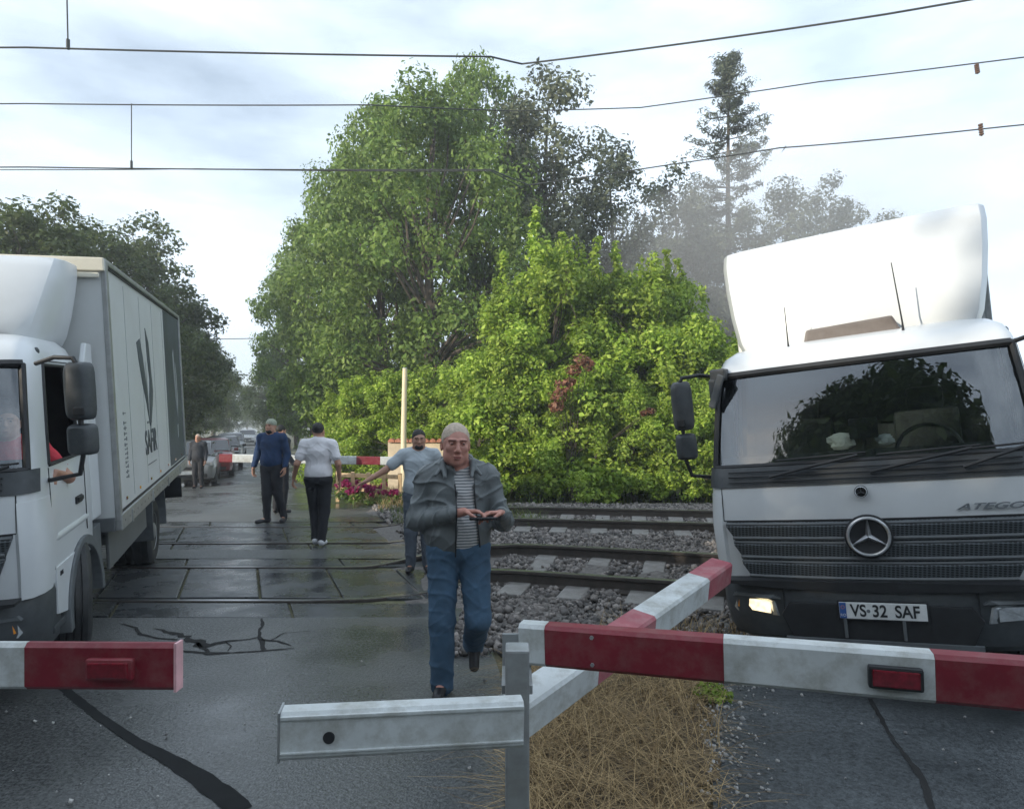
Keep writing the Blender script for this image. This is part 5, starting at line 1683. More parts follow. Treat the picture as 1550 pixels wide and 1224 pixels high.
# 5: dark clad person half hidden behind the navy sweater
J = stand(wrr=(-.30, -.1, .95), hem=.88)
c = P(424, 770, 12.7)
person('person in dark coat mostly hidden behind the man in navy sweater', (c.x, 12.7, 0), R(150), J, {'rot': (0, R(14), 0), 'hair': 'short'},
       {'skin': M['skin'], 'hair': M['hair_dark'], 'trousers': M['dark_trousers'], 'shoe': M['shoe_dark'], 'shirt': M['dark_coat'], 'shirt_name': 'coat'}, .011, build=1.1, sleeves='long', sc=.96)

# 6: person in dark jacket in front of the waiting cars
c = P(300, 720, 20.4)
person('person in dark jacket standing at the front of the waiting cars', (c.x, 20.4, gz(20.4)), R(5), stand(hem=.86), {'rot': (0, 0, 0), 'hair': 'receding'},
       {'skin': M['skin'], 'hair': M['hair_grey'], 'trousers': M['dark_trousers'], 'shoe': M['shoe_dark'], 'shirt': M['dark_coat'], 'shirt_name': 'coat'}, .012, build=1.08, sleeves='long', sc=.95)

# 7: driver at the wheel of the left truck, in a red top (only what the open window shows)
J = stand(head=(0, -.03, 1.605), hipl=(.09, -.05, .93), hipr=(-.09, -.05, .93), knl=(.13, -.46, .98), knr=(-.13, -.46, .98), anl=(.13, -.52, .58), anr=(-.13, -.52, .58), tol=(.14, -.66, .53), tor=(-.14, -.66, .53),
          ell=(.42, -.14, 1.20), wrl=(.40, -.42, 1.26), elr=(-.28, -.12, 1.16), wrr=(-.20, -.38, 1.2), hem=.90)
q = Matrix.Rotation(R(19.7), 4, 'Z') @ Vector((.56, .90, 0))
person('driver in red top seated at the open window of the truck', (truck1.location.x + q.x, truck1.location.y + q.y, .22), R(19.7), J, {'rot': (R(10), 0, 0), 'hair': 'short'},
       {'skin': M['skin'], 'hair': M['hair_dark'], 'trousers': M['dark_trousers'], 'shoe': M['shoe_dark'], 'shirt': M['red_cloth'], 'shirt_name': 'tee_shirt'}, .011, build=1.05, sc=.92)

# ------------------------------------------------------------------ vegetation
def leaf_cloud(centers, radii, n_each, size, seed, squash=0.75, up=0.5, asp=0.55, shell=0.55, droop=0.0):
    r = np.random.default_rng(seed)
    centers = np.asarray(centers, float); radii = np.asarray(radii, float)
    n_each = np.asarray(n_each, int)
    tot = n_each.sum()
    ci = np.repeat(np.arange(len(centers)), n_each)
    d = r.normal(size=(tot, 3)); d /= np.linalg.norm(d, axis=1, keepdims=True)
    rad = radii[ci] * (shell + (1 - shell) * r.random(tot)) * (0.85 + 0.3 * r.random(tot))
    p = centers[ci] + d * rad[:, None] * np.array([1, 1, squash])
    nrm = d * 0.8 + r.normal(size=(tot, 3)) * 0.55 + np.array([0, 0, up])
    nrm /= np.linalg.norm(nrm, axis=1, keepdims=True)
    t = np.cross(nrm, r.normal(size=(tot, 3))); t[:, 2] -= droop
    t -= nrm * (t * nrm).sum(1, keepdims=True)
    t /= np.linalg.norm(t, axis=1, keepdims=True) + 1e-9
    b = np.cross(nrm, t)
    s = size * (0.45 + 1.15 * r.random(tot) ** 1.4)
    q = np.empty((tot, 4, 3))
    q[:, 0] = p - t * s[:, None] * .5
    q[:, 1] = p + b * (s * asp * .5)[:, None] + nrm * (s * .08)[:, None]
    q[:, 2] = p + t * s[:, None] * .5 - nrm * (s * .06)[:, None]
    q[:, 3] = p - b * (s * asp * .5)[:, None] + nrm * (s * .08)[:, None]
    f = np.arange(tot * 4).reshape(-1, 4)
    return q.reshape(-1, 3), f

def crown_blobs(n, rx, ry, z0, z1, seed, prof, rb, inner=0.25):
    """clump centres filling a crown; prof(t) gives the relative radius at height t"""
    r = np.random.default_rng(seed); C = []; Rr = []
    while len(C) < n:
        t = r.random(); a = r.random() * 2 * math.pi
        q = prof(t)
        if r.random() > q: continue
        rr = q * (inner + (1 - inner) * math.sqrt(r.random())) * (0.85 + 0.25 * math.sin(3 * a + 5 * t + seed) * .8)
        C.append((rx * rr * math.cos(a), ry * rr * math.sin(a), z0 + (z1 - z0) * t)); Rr.append(rb * (0.5 + 1.0 * r.random()))
    return C, Rr

def lobed_blobs(nl, per_lobe, rx, z0, z1, seed, prof, rb):
    """a crown of separate billowing lobes with gaps between them"""
    r = np.random.default_rng(seed); C = []; Rr = []
    for i in range(nl):
        t = (i + .5 + r.uniform(-.4, .4)) / nl
        a = i * 2.399 + r.uniform(-.35, .35)
        q = prof(t) * rx
        rl = rx * r.uniform(.26, .46)
        f = max(.1, (q - rl * .75) / rx) * r.uniform(.75, 1.12) * rx
        if t > .9: f *= .5
        c = np.array((f * math.cos(a), f * math.sin(a), z0 + (z1 - z0) * t))
        out = np.array((math.cos(a) * .6, math.sin(a) * .6, .55))
        n = max(4, int(per_lobe * (rl / (.36 * rx)) ** 2))
        for k in range(n):
            d = r.normal(size=3) + out * .9; d /= np.linalg.norm(d)
            p = c + d * rl * r.uniform(.55, 1.05) * np.array((1, 1, .8))
            C.append(tuple(p)); Rr.append(rb * r.uniform(.55, 1.35))
    return C, Rr

def branches(mb, base_r, h, ends, seed, bend=0.3):
    r = random.Random(seed)
    pts = []; rs = []
    x = y = 0
    for k in range(7):
        t = k / 6
        pts.append(Vector((x, y, h * t))); rs.append(base_r * (1 - .82 * t) + .01)
        x += r.uniform(-bend, bend) * .5; y += r.uniform(-bend, bend) * .5
    mb.tube(pts, rs, 8)
    for e in ends:
        e = Vector(e)
        t = min(.95, max(.15, (e.z / h) * .62)); i = t * 6; i0 = int(i); a = pts[i0].lerp(pts[min(6, i0 + 1)], i - i0)
        r0 = (base_r * (1 - .82 * t)) * .45
        m1 = a.lerp(e, .4) + Vector((r.uniform(-.3, .3), r.uniform(-.3, .3), .25)); m2 = a.lerp(e, .75) + Vector((r.uniform(-.2, .2), r.uniform(-.2, .2), .15))
        mb.tube([a, m1, m2, e], [r0, r0 * .7, r0 * .42, r0 * .15 + .004], 5)

def make_tree(name, label, cat, group, H, rx, z0, prof, nb, rb, per, size, seed, m, trunk_r=.2, nbranch=22, squash=.75, asp=.55, up=.5, inner=.3, droop=0.0, shoots=(), shell=.55, lobes=0):
    root = empty(name); tag(root, label, cat, group)
    if lobes: C, Rr = lobed_blobs(lobes, nb / lobes, rx, z0, H - rb * .9, seed, prof, rb)
    else: C, Rr = crown_blobs(nb, rx, rx, z0, H - rb * .6, seed, prof, rb, inner)
    n_each = [int(per * (q / rb) ** 2) + 5 for q in Rr]
    for sx, sy, n_s, z_s in shoots:
        for q in range(n_s):
            C.append((sx + .05 * math.sin(q), sy, z_s + q * .16)); Rr.append(.20 - .012 * q); n_each.append(34)
    v, f = leaf_cloud(C, Rr, n_each, size, seed + 1, squash=squash, asp=asp, up=up, droop=droop, shell=shell)
    np_mesh('crown', v, f, m, root)
    mb = MB(); rr = random.Random(seed)
    branches(mb, trunk_r, H * .88, rr.sample(C, min(nbranch, len(C))), seed)
    mb.build('trunk', M['bark'], root, smooth=True)
    return root

oval = lambda t: max(.12, math.sin(math.pi * min(1, (t * .92 + .12))) ** .6)
broad = lambda t: max(.10, (1 - (abs(t - .38) / .66) ** 2.2))
tall = lambda t: max(.12, .55 + .45 * math.sin(math.pi * (t * .8 + .1)) - .55 * max(0, t - .72) / .28)
bushp = lambda t: max(.15, 1 - t ** 2.4)

G_R = 'broad green trees along the right side of the road'
G_L = 'dark trees along the left side of the road'
G_B = 'tall thin trees behind the hedge'
G_H = 'bright shrubs of the trackside hedge'
rr_ = random.Random(11)

def place(o, proto, x, y, rz, s, label, group=None, first=False, sz=None):
    c = proto if first else copy_tree(proto)
    c.location = (x, y, gz(y) - .02); c.rotation_euler = (0, 0, rz); c.scale = (s, s, sz or s)
    c['label'] = label
    if group: c['group'] = group
    return c

# right of the road: big lit broadleaf trees
bigA = make_tree('broadleaf_tree', 'x', 'tree', G_R, 12.0, 4.3, 1.6, broad, 330, .62, 150, .150, 21, M['leaf_mid'], .28, 40, shell=.5, lobes=34)
bigB = make_tree('broadleaf_tree', 'x', 'tree', G_R, 11.0, 3.9, 1.2, oval, 300, .60, 150, .150, 34, M['leaf_mid'], .26, 36, shell=.5, lobes=30)
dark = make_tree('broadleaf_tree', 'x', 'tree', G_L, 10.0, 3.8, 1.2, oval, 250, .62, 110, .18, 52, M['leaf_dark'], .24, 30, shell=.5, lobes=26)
spots_r = [  # trunk pixel column, depth, height factor, prototype
    (648, 23.5, (1.0, 1.14), bigA, 'biggest lit broadleaf tree, above the man in the jacket'),
    (585, 26.0, (.95, 1.27), bigB, 'lit broadleaf tree beside the cream pole, its top the second highest on the right'),
    (545, 31.0, (.90, 1.20), bigA, 'broadleaf tree behind the green lamp post on the right of the road'),
    (475, 42.0, (1.0, 1.28), bigB, 'darker broadleaf tree at the road edge, above the man in white tee'),
    (450, 54.0, .98, dark, 'dark broadleaf tree further along the right road edge'),
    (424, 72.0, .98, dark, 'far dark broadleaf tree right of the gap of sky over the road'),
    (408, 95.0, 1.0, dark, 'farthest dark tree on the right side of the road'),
    (728, 26.5, (.88, 1.46), bigB, 'tall broadleaf tree standing behind the biggest lit tree'),
]
used = set()
for i, (px, d, s, pr, lab) in enumerate(spots_r):
    sx_, sz_ = s if isinstance(s, tuple) else (s, s)
    c = P(px, 640, d); place(None, pr, c.x, d, rr_.uniform(0, 6.28), sx_, lab, G_R, sz=sz_, first=id(pr) not in used); used.add(id(pr))
# left of the road
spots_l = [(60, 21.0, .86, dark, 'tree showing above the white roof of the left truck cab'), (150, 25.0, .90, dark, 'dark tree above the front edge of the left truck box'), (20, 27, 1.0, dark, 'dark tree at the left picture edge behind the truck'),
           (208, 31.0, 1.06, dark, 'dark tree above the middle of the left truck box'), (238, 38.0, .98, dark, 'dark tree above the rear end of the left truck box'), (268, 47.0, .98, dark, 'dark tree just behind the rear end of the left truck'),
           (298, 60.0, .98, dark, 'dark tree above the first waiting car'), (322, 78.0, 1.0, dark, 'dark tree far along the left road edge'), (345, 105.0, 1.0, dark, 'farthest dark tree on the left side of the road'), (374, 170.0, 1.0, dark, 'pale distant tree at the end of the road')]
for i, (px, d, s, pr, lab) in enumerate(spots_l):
    c = P(px, 640, d); place(None, pr, c.x, d, rr_.uniform(0, 6.28), s, lab, G_L, first=id(pr) not in used); used.add(id(pr))

# tall sparse trees and the pine behind the hedge on the right
birch = make_tree('thin_tree', 'x', 'tree', G_B, 15.0, 2.5, 3.5, tall, 150, .62, 120, .17, 61, M['leaf_haze_grey'], .16, 46, inner=.15)
birch2 = make_tree('thin_tree', 'x', 'tree', G_B, 14.0, 2.9, 4.0, oval, 135, .66, 110, .17, 68, M['leaf_haze_grey'], .15, 46, inner=.2)
spots_b = [(828, 26.0, 1.07, birch, 'tall thin tree left of the other thin trees, above the hedge'), (925, 28.0, .99, birch2, 'thin tree with a flat top between the tallest thin tree and the pine'), (1022, 30.0, .92, birch, 'small thin tree touching the left side of the pine'),
           (880, 33.0, .80, birch2, 'low thin tree in the gap between two taller thin trees'), (970, 34.0, .84, birch, 'low thin tree beside the flat topped one'), (1190, 33.0, 1.0, birch2, 'thin tree right of the pine above the white roof fairing'), (1255, 38.0, 1.08, birch, 'hazy thin tree above the roof hatch of the truck'),
           (1345, 41.0, 1.06, birch2, 'rightmost hazy tree above the truck roof'), (1060, 36.0, 1.0, birch2, 'hazy tree in front of the pine trunk'), (1130, 38.0, .98, birch, 'hazy tree right behind the pine'), (1440, 46.0, .82, birch2, 'far tree hidden behind the truck roof fairing')]
for px, d, s, pr, lab in spots_b:
    c = P(px, 640, d); place(None, pr, c.x, d, rr_.uniform(0, 6.28), s, lab, G_B, first=id(pr) not in used); used.add(id(pr))
# pine with tiers of upswept boughs
root = empty('pine_tree'); tag(root, 'tall pine with tiered upswept boughs, highest against the pale sky', 'tree')
H = 19.0; C = []; Rr = []; r = random.Random(5); mb = MB()
mb.tube([(0, 0, 0), (.05, 0, 6), (-.03, .02, 12), (0, 0, H - .3)], [.24, .19, .11, .015], 8)
z = 6.0
while z < H - .25:
    t = (z - 6.0) / (H - 6.0); L0 = (2.9 * (1 - t) ** .55 + .25) * r.uniform(.6, 1.2)
    for k in range(r.choice((3, 4, 5))):
        a = r.uniform(0, 6.28); ln_ = L0 * r.uniform(.6, 1.15)
        e = Vector((ln_ * math.cos(a), ln_ * math.sin(a), z + .10 * ln_ + .18)); m_ = Vector((ln_ * .6 * math.cos(a), ln_ * .6 * math.sin(a), z - .03))
        mb.tube([(0, 0, z), m_, e], [.045 * (1 - t) + .012, .025, .006], 5)
        for q in np.arange(.35, 1.01, .17):
            pnt = Vector((0, 0, z)).lerp(m_, min(1, q / .6)) if q < .6 else m_.lerp(e, (q - .6) / .4)
            C.append(tuple(pnt + Vector((r.uniform(-.1, .1), r.uniform(-.1, .1), .08)))); Rr.append(r.uniform(.22, .42))
    z += .62 - .12 * t
v, f = leaf_cloud(C, Rr, [46] * len(C), .20, 77, squash=.6, asp=.22, up=.6)
np_mesh('crown', v, f, M['needle'], root); mb.build('trunk', M['bark'], root, smooth=True)
c = P(1103, 640, 31.0); root.location = (c.x, 31.0, -.02)

# hedge shrubs
shrubA = make_tree('shrub', 'x', 'shrub', G_H, 5.5, 2.0, .25, bushp, 190, .36, 150, .11, 81, M['leaf_bright'], .08, 30, shell=.5, lobes=24, shoots=((-.9, -.7, 8, 4.4), (.2, -.6, 9, 5.0), (1.1, -.4, 7, 4.3), (-.3, .5, 8, 4.9), (.7, .7, 8, 4.6)))
shrubB = make_tree('shrub', 'x', 'shrub', G_H, 4.0, 1.9, .2, bushp, 165, .35, 150, .11, 87, M['leaf_bright'], .07, 28, shell=.5, lobes=20, shoots=((-.8, -.5, 6, 3.3), (.4, -.3, 6, 3.7), (1.0, .4, 5, 3.2)))
spots_s = [(835, 16.3, 1.08, shrubA, 'tall bright shrub above the red brown bush, left end of the trackside hedge'), (905, 16.8, .98, shrubA, 'bright shrub in the middle of the trackside hedge'), (972, 16.6, 1.0, shrubA, 'bright pointed shrub left of the truck mirror'), (1040, 16.2, 1.0, shrubB, 'lower bright shrub right behind the truck mirror'),
           (1100, 16.4, .92, shrubB, 'bright shrub beside the side window of the truck'), (1010, 17.8, 1.0, shrubA, 'bright pointed shrub standing behind the hedge front'), (775, 16.2, .86, shrubA, 'bright shrub standing behind the grey barrier post'), (1180, 16.5, .85, shrubB, 'shrub hidden behind the truck cab'), (865, 15.2, .70, shrubB, 'dark green low shrub under the red brown bush'), (960, 15.1, .62, shrubB, 'dark green low shrub beside the far rails'), (1050, 15.0, .62, shrubB, 'low shrub between the far rails and the truck door'),
           (720, 17.2, .84, shrubB, 'lit shrub right behind the head of the man in the jacket'), (660, 18.6, .80, shrubB, 'lit shrub behind the low cream wall'), (600, 18.8, .78, shrubB, 'lit shrub at the foot of the cream pole'), (548, 19.6, .76, shrubB, 'lit shrub beside the lowered far boom'), (510, 22.0, .70, shrubB, 'lit shrub right of the man in white tee')]
for px, d, s, pr, lab in spots_s:
    c = P(px, 640, d); place(None, pr, c.x, d, rr_.uniform(0, 6.28), s, lab, G_H, first=id(pr) not in used); used.add(id(pr))
# dead reddish bush
root = empty('dead_bush'); tag(root, 'red brown withered bush in front of the bright hedge', 'bush')
C = []; Rr = []
c0 = P(868, 575, 14.4)
for (px, py, rad) in ((846, 600, .22), (852, 585, .20), (868, 560, .18), (880, 545, .20), (890, 552, .16), (842, 615, .16), (862, 578, .14), (985, 622, .10), (975, 625, .08)):
    q = P(px, py, 14.35) - Vector((c0.x, 14.4, 0)); C.append(tuple(q)); Rr.append(rad)
v, f = leaf_cloud(C, Rr, [110] * len(C), .09, 91)
np_mesh('crown', v, f, M['dead_leaf'], root)
mb = MB()
for q in C: mb.tube([(0, .3, 0), (q[0] * .4, .3, q[2] * .6), q], [.014, .010, .004], 5)
mb.build('trunk', M['bark'], root, smooth=True); root.location = (c0.x, 14.4, 0)

# row of trees behind the viewer: they shade the crossing and stand in the windscreen
rear = make_tree('shade_tree', 'x', 'tree', 'trees behind the viewer', 10.6, 4.2, .8, oval, 120, 1.25, 90, .42, 97, M['leaf_dark'], .25, 12)
k = 0
shade_spots = [(-14.5, y, .81 if y < -6 else .60) for y in np.arange(-30, 2.5, 2.6)] + [(-21.5, -21.5, (1.05, 2.5)), (-13.5, -19.0, (1.1, 2.4)), (-16.0, -17.0, (1.05, 2.2)), (-11.2, -14.0, (1.1, 2.1)), (-7.6, -12.5, (1.2, 1.95)), (-4.6, -11.0, (1.25, 1.7))] + [(x, -16.0, .9) for x in np.arange(3, 24, 4.5)]
for x, y0_, s0 in shade_spots:
    place(None, rear, x + rr_.uniform(-.6, .6), y0_ + rr_.uniform(-.6, .6), rr_.uniform(0, 6.28), (s0[0] if isinstance(s0, tuple) else s0) * rr_.uniform(.97, 1.03), 'shade tree in the row behind the viewer', 'trees behind the viewer', first=k == 0, sz=s0[1] if isinstance(s0, tuple) else None); k += 1

# dry straw at the grass island
def blades(name, n, xr, yr, keep, hmin, hmax, w, m, lean, label, seed, zf=0.0, cat='grass', segs=4):
    r = np.random.default_rng(seed)
    x = r.uniform(*xr, n); y = r.uniform(*yr, n); k = keep(x, y); x, y = x[k], y[k]; n = len(x)
    a = r.random(n) * 2 * math.pi; h = r.uniform(hmin, hmax, n) * (.5 + .5 * r.random(n)); ln_ = r.uniform(lean[0], lean[1], n)
    dx, dy = np.cos(a), np.sin(a)
    V = []; 
    for s in range(segs + 1):
        t = s / segs
        off = ln_ * t ** 2 * h; z = h * (t - .45 * ln_ * t ** 2)
        ww = w * (1 - .85 * t) * (.6 + .8 * r.random())
        px_, py_ = x + dx * off, y + dy * off
        V.append(np.stack([px_ - dy * ww, py_ + dx * ww, z + zf], 1)); V.append(np.stack([px_ + dy * ww, py_ - dx * ww, z + zf], 1))
    V = np.stack(V, 1)
    base = (np.arange(n) * (2 * (segs + 1)))[:, None, None]
    q = np.array([(2 * s, 2 * s + 1, 2 * s + 3, 2 * s + 2) for s in range(segs)])[None] + base
    o = np_mesh(name, V.reshape(-1, 3), q.reshape(-1, 4), m)
    tag(o, label, cat, kind='stuff'); return o
def island(x, y):
    xl = np.interp(y, [2.4, 3.2, 3.8, 4.3, 5.2], [.72, .95, 1.12, 1.30, 1.6]) + .08
    xa = np.interp(y, [2.4, 4.0, 5.2], [.03, .03, -.1])
    far = 4.75 - .25 * np.sin(x * 4)
    dens = .5 + .5 * np.sin(x * 9 + 2 * np.sin(y * 6)) * np.sin(y * 8 + 1)
    return (x > xa) & (x < xl - .30 * np.random.default_rng(1).random(len(x)) ** .7) & (y < far) & (np.random.default_rng(2).random(len(x)) < .35 + .65 * dens)
blades('dry_grass', 15000, (0.0, 1.5), (2.5, 4.8), island, .08, .40, .0028, M['straw'], (.5, 1.9), 'dry straw coloured grass in front of the ballast', 5)
blades('dry_grass', 700, (.7, 2.0), (4.6, 5.6), lambda x, y: x > 0, .12, .42, .0030, M['straw'], (.3, 1.4), 'sparse dry stalks between ballast and truck', 6)
# soil under the straw
rows = []
for y in np.arange(2.3, 4.95, .075):
    xl = float(np.interp(y, [2.4, 3.2, 3.8, 4.3, 5.2], [.72, .95, 1.12, 1.30, 1.6])); jt = random.uniform(-.09, .05); rows.append([(-.02 + (xl + .02 + jt) * k / 6, y, .016 + .03 * math.sin(math.pi * k / 6) * (1 if y > 2.4 else .5)) for k in range(7)])
M['soil'] = mat('straw_soil', (0.10, 0.072, 0.042), .95, var=.5, scale=16, bump=.5, bscale=30)
sheet('grass_island', rows, M['soil'])
# green weed
c = P(1086, 1062, 4.1)
root = empty('weed', (c.x - .03, 4.12, 0)); tag(root, 'small green weed at the edge of the dry grass', 'plant')
v, f = leaf_cloud([(0, 0, .07), (.05, .03, .05), (-.06, .0, .06), (.0, -.05, .04), (.09, -.02, .04)], [.07, .06, .06, .05, .05], [110, 80, 80, 60, 50], .035, 15, asp=.4)
np_mesh('leaf', v, f, M['leaf_bright'], root)
mb = MB()
for a in range(6): mb.tube([(0, 0, 0), (.05 * math.cos(a), .05 * math.sin(a), .09)], [.003, .002], 5)
mb.build('stem', M['leaf_mid'], root)

# verge grass right of the far road
def verge(x, y):
    xe = 2.55 + RD * y
    return (x > xe - .1 * np.sin(y * 5)) & (x < xe + 2.6)
blades('grass', 9000, (-4.0, 1.2), (10.8, 16.5), verge, .10, .34, .008, M['grass'], (.3, 1.0), 'green grass beside the road and flower bed', 8, segs=3)
def verge2(x, y):
    xe = -4.4 + RD * y
    return (x < xe + .1) & (x > xe - 3)
blades('grass', 5000, (-20, -6), (11, 30), verge2, .12, .4, .012, M['grass'], (.3, 1.0), 'green grass along the left road edge', 9, segs=3, zf=-.1)
def verge3(x, y):
    return x > 2.55 + RD * y + 1.5
blades('grass', 9000, (-9, 12), (14.2, 24), verge3, .15, .5, .012, M['grass'], (.3, 1.0), 'grass along the foot of the hedge', 10, segs=3, zf=-.05)
blades('dry_grass', 5000, (-5.2, -1.6), (13.0, 17.5), verge, .12, .4, .009, M['straw'], (.3, 1.1), 'dry lit grass around the flower bed', 12, segs=3)

# flowers behind a low wooden fence
root = empty('wooden_fence', (0, 0, 0)); tag(root, 'low sunlit wooden fence with pale rails before magenta flowers', 'fence')
a, b = P(512, 718, 14.6), P(606, 722, 14.0)
root.location = (a.x, a.y, 0)
mb = MB(); mb.box(((b.x - a.x) / 2, (b.y - a.y) / 2, .58), ((b - a).length, .05, .09), Matrix.Rotation(math.atan2(b.y - a.y, b.x - a.x), 3, 'Z')); mb.build('rail', M['wood'], root, bevel=.01)
mb = MB(); mb.box(((b.x - a.x) / 2, (b.y - a.y) / 2, .28), ((b - a).length, .04, .07), Matrix.Rotation(math.atan2(b.y - a.y, b.x - a.x), 3, 'Z')); mb.build('rail', M['wood'], root, bevel=.01)
for k in range(5):
    t = k / 4; mb = MB(); mb.box(((b.x - a.x) * t, (b.y - a.y) * t - .04, .33), (.08, .05, .66)); mb.build('post', M['wood'], root, bevel=.01)
rq = random.Random(9)
for i, (px, py, d, s) in enumerate([(520, 730, 14.4, .9), (535, 738, 14.2, 1.0), (550, 733, 14.6, 1.1), (562, 742, 14.0, 1.0), (577, 738, 14.3, 1.15), (592, 745, 13.9, 1.0)]):
    c = P(px, py, d)
    root = empty('flower_plant', (c.x, d, 0)); tag(root, ['magenta flowering plant at the road end of the wooden fence', 'magenta flowering plant second from the road end of the fence', 'magenta flowering plant at the middle post', 'low magenta flowering plant right of the middle post', 'full magenta flowering plant before the red boom band', 'magenta flowering plant beside the man in grey tee'][i], 'flower', 'magenta flowering plants at the wooden fence')
    zc = max(.2, c.z)
    v, f = leaf_cloud([(rq.uniform(-.15, .15), rq.uniform(-.12, .12), zc + rq.uniform(-.08, .08)) for _ in range(7)], [.07 * s] * 7, [40] * 7, .055, 30 + i, asp=.8)
    np_mesh('flower', v, f, M['petal'], root)
    v, f = leaf_cloud([(rq.uniform(-.15, .15), rq.uniform(-.1, .1), zc * .5 + rq.uniform(-.1, .1)) for _ in range(5)], [.12] * 5, [45] * 5, .07, 40 + i, asp=.5)
    np_mesh('leaf', v, f, M['leaf_mid'], root)

# low cream wall with clay coping
a, b = P(592, 690, 17.0), P(690, 690, 16.6)
root = empty('garden_wall', ((a.x + b.x) / 2, 16.8, 0)); tag(root, 'low cream wall with clay tile coping behind the men', 'wall')
w = (b - a).length
mb = MB(); mb.box((0, 0, .60), (w, .22, 1.24)); mb.build('wall', M['stucco'], root, bevel=.01)
mb = MB()
n = int(w / .16)
for k in range(n):
    x = -w / 2 + (k + .5) * w / n
    mb.prism([(x - .075 + .15 * q / 6, 1.26 + .06 * math.sin(math.pi * q / 6)) for q in range(7)] + [(x + .075, 1.225), (x - .075, 1.225)], 'y', -.18, .18)
mb.build('coping', M['coping'], root)

# cream pole, lamp post with its cable
c = P(611, 640, 15.3)
root = empty('pole', (c.x, 15.3, 0)); tag(root, 'sunlit cream pole above the far boom and hedge', 'pole')
mb = MB(); mb.tube([(0, 0, 0), (.0, 0, 1.5), (.03, 0, 2.93)], [.07, .064, .055], 12); mb.build('shaft', M['pole_cream'], root, smooth=True)
mb = MB(); mb.tube([(.03, 0, 2.93), (.03, 0, 2.95)], [.06, .05], 12); mb.build('top_cap', M['alu'], root)
c = P(509, 640, 29.0)
root = empty('lamp_post', (c.x, 29.0, gz(29))); tag(root, 'slim grey green lamp post among the trees on the right', 'lamp post')
mb = MB(); mb.tube([(0, 0, 0), (0, 0, 4.2), (.02, 0, 5.8)], [.085, .075, .05], 10); mb.build('shaft', M['pole_green'], root, smooth=True)
mb = MB(); mb.tube([(0, 0, 5.75), (.12, -.2, 6.0), (.5, -.4, 6.06)], .025, 8); arm = mb.build('arm', M['pole_green'], root, smooth=True)
mb = MB(); mb.loft([[Vector((.45 + x, -.38 + y * .1, 6.02 + z)) for x, z in ((0, .03), (.12, .05), (.38, .02), (.36, -.02), (.05, -.03))] for y in (-1, 1)]); mb.build('lamp_head', M['steel'], arm, bevel=.01)

# ------------------------------------------------------------------ overhead line
def sag_line(pts, r):
    mb = MB(); mb.tube(pts, r, 6); return mb
def wire(label, pts, r, droppers=(), grp='overhead wires of the railway', insul=()):
    a = Vector(pts[0]); root = empty('overhead_wire', a); tag(root, label, 'overhead wire', grp)
    dense = []
    for i in range(len(pts) - 1):
        p, q = Vector(pts[i]), Vector(pts[i + 1]); L_ = (q - p).length
        for k in range(8):
            t = k / 8; dense.append(p.lerp(q, t) - Vector((0, 0, .010 * L_ * 4 * t * (1 - t) * .25)))
    dense.append(Vector(pts[-1]))
    sag_line([p - a for p in dense], r).build('wire', M['wire'], root, smooth=True)
    for (p, q) in droppers:
        mb = MB(); mb.tube([Vector(p) - a, Vector(q) - a], .008, 6); mb.tube([Vector(q) - a + Vector((0, 0, -.02)), Vector(q) - a + Vector((0, 0, .09))], .020, 6); mb.build('dropper', M['wire'], root)
    for (p, q) in insul:
        p, q = Vector(p) - a, Vector(q) - a
        mb = MB(); n = 5
        for k in range(n):
            t0, t1 = k / n, (k + .55) / n
            mb.tube([p.lerp(q, t0), p.lerp(q, t1)], .035, 8)
        mb.tube([p, q], .014, 6); mb.build('insulator', M['insulator'], root)
    return root
d1, d2 = 7.6, 11.0
wire('upper overhead wire over the near track, with a dropper at the left', [P(-500, 70, d1), P(41, 72, d1), P(743, 86, d1), P(790, 97, d1 + .3), P(1080, 60, 7.2), P(1340, 22, 6.6), P(1800, -60, 5.9)], .010, [(P(100, -60, d1), P(103, 72, d1))])
wire('overhead wire in the middle of the left sky, above the dropper', [P(-500, 156, d2), P(41, 157, d2), P(560, 159, d2), P(780, 168, d2 + 1), P(970, 163, d2 + 1), P(1240, 124, d2 + .3), P(1509, 92, d2 - .5), P(1900, 40, d2 - 1)], .010,
     [], insul=[(P(1478, 98, d2 - .45), P(1480, 112, d2 - .45))])
wire('lower overhead contact wire over the far track, at the foot of the dropper', [P(-500, 250, d2), P(41, 253, d2), P(743, 257, d2), P(800, 280, d2 + 1), P(816, 278, d2 + 1), P(1010, 250, d2 + .8), P(1180, 224, d2 + .4), P(1280, 216, d2), P(1509, 193, d2 - .5), P(1900, 150, d2 - 1)], .011,
     [(P(199, 157, d2), P(199, 252, d2))], insul=[(P(1484, 188, d2 - .5), P(1486, 206, d2 - .5))])
wire('thin overhead wire just under the contact wire in the left sky', [P(-500, 256, d2 + .3), P(41, 257, d2 + .3), P(300, 255.5, d2 + .3), P(560, 259, d2 + .3), P(743, 259, d2 + .3), P(790, 284, d2 + 1.2)], .008)
wire('faint cable crossing the road far behind the crossing', [P(270, 512, 45), P(340, 513, 45), P(420, 511, 45), P(512, 499, 29.5), P(640, 480, 29.5), P(760, 466, 29.5)], .03, grp=None)

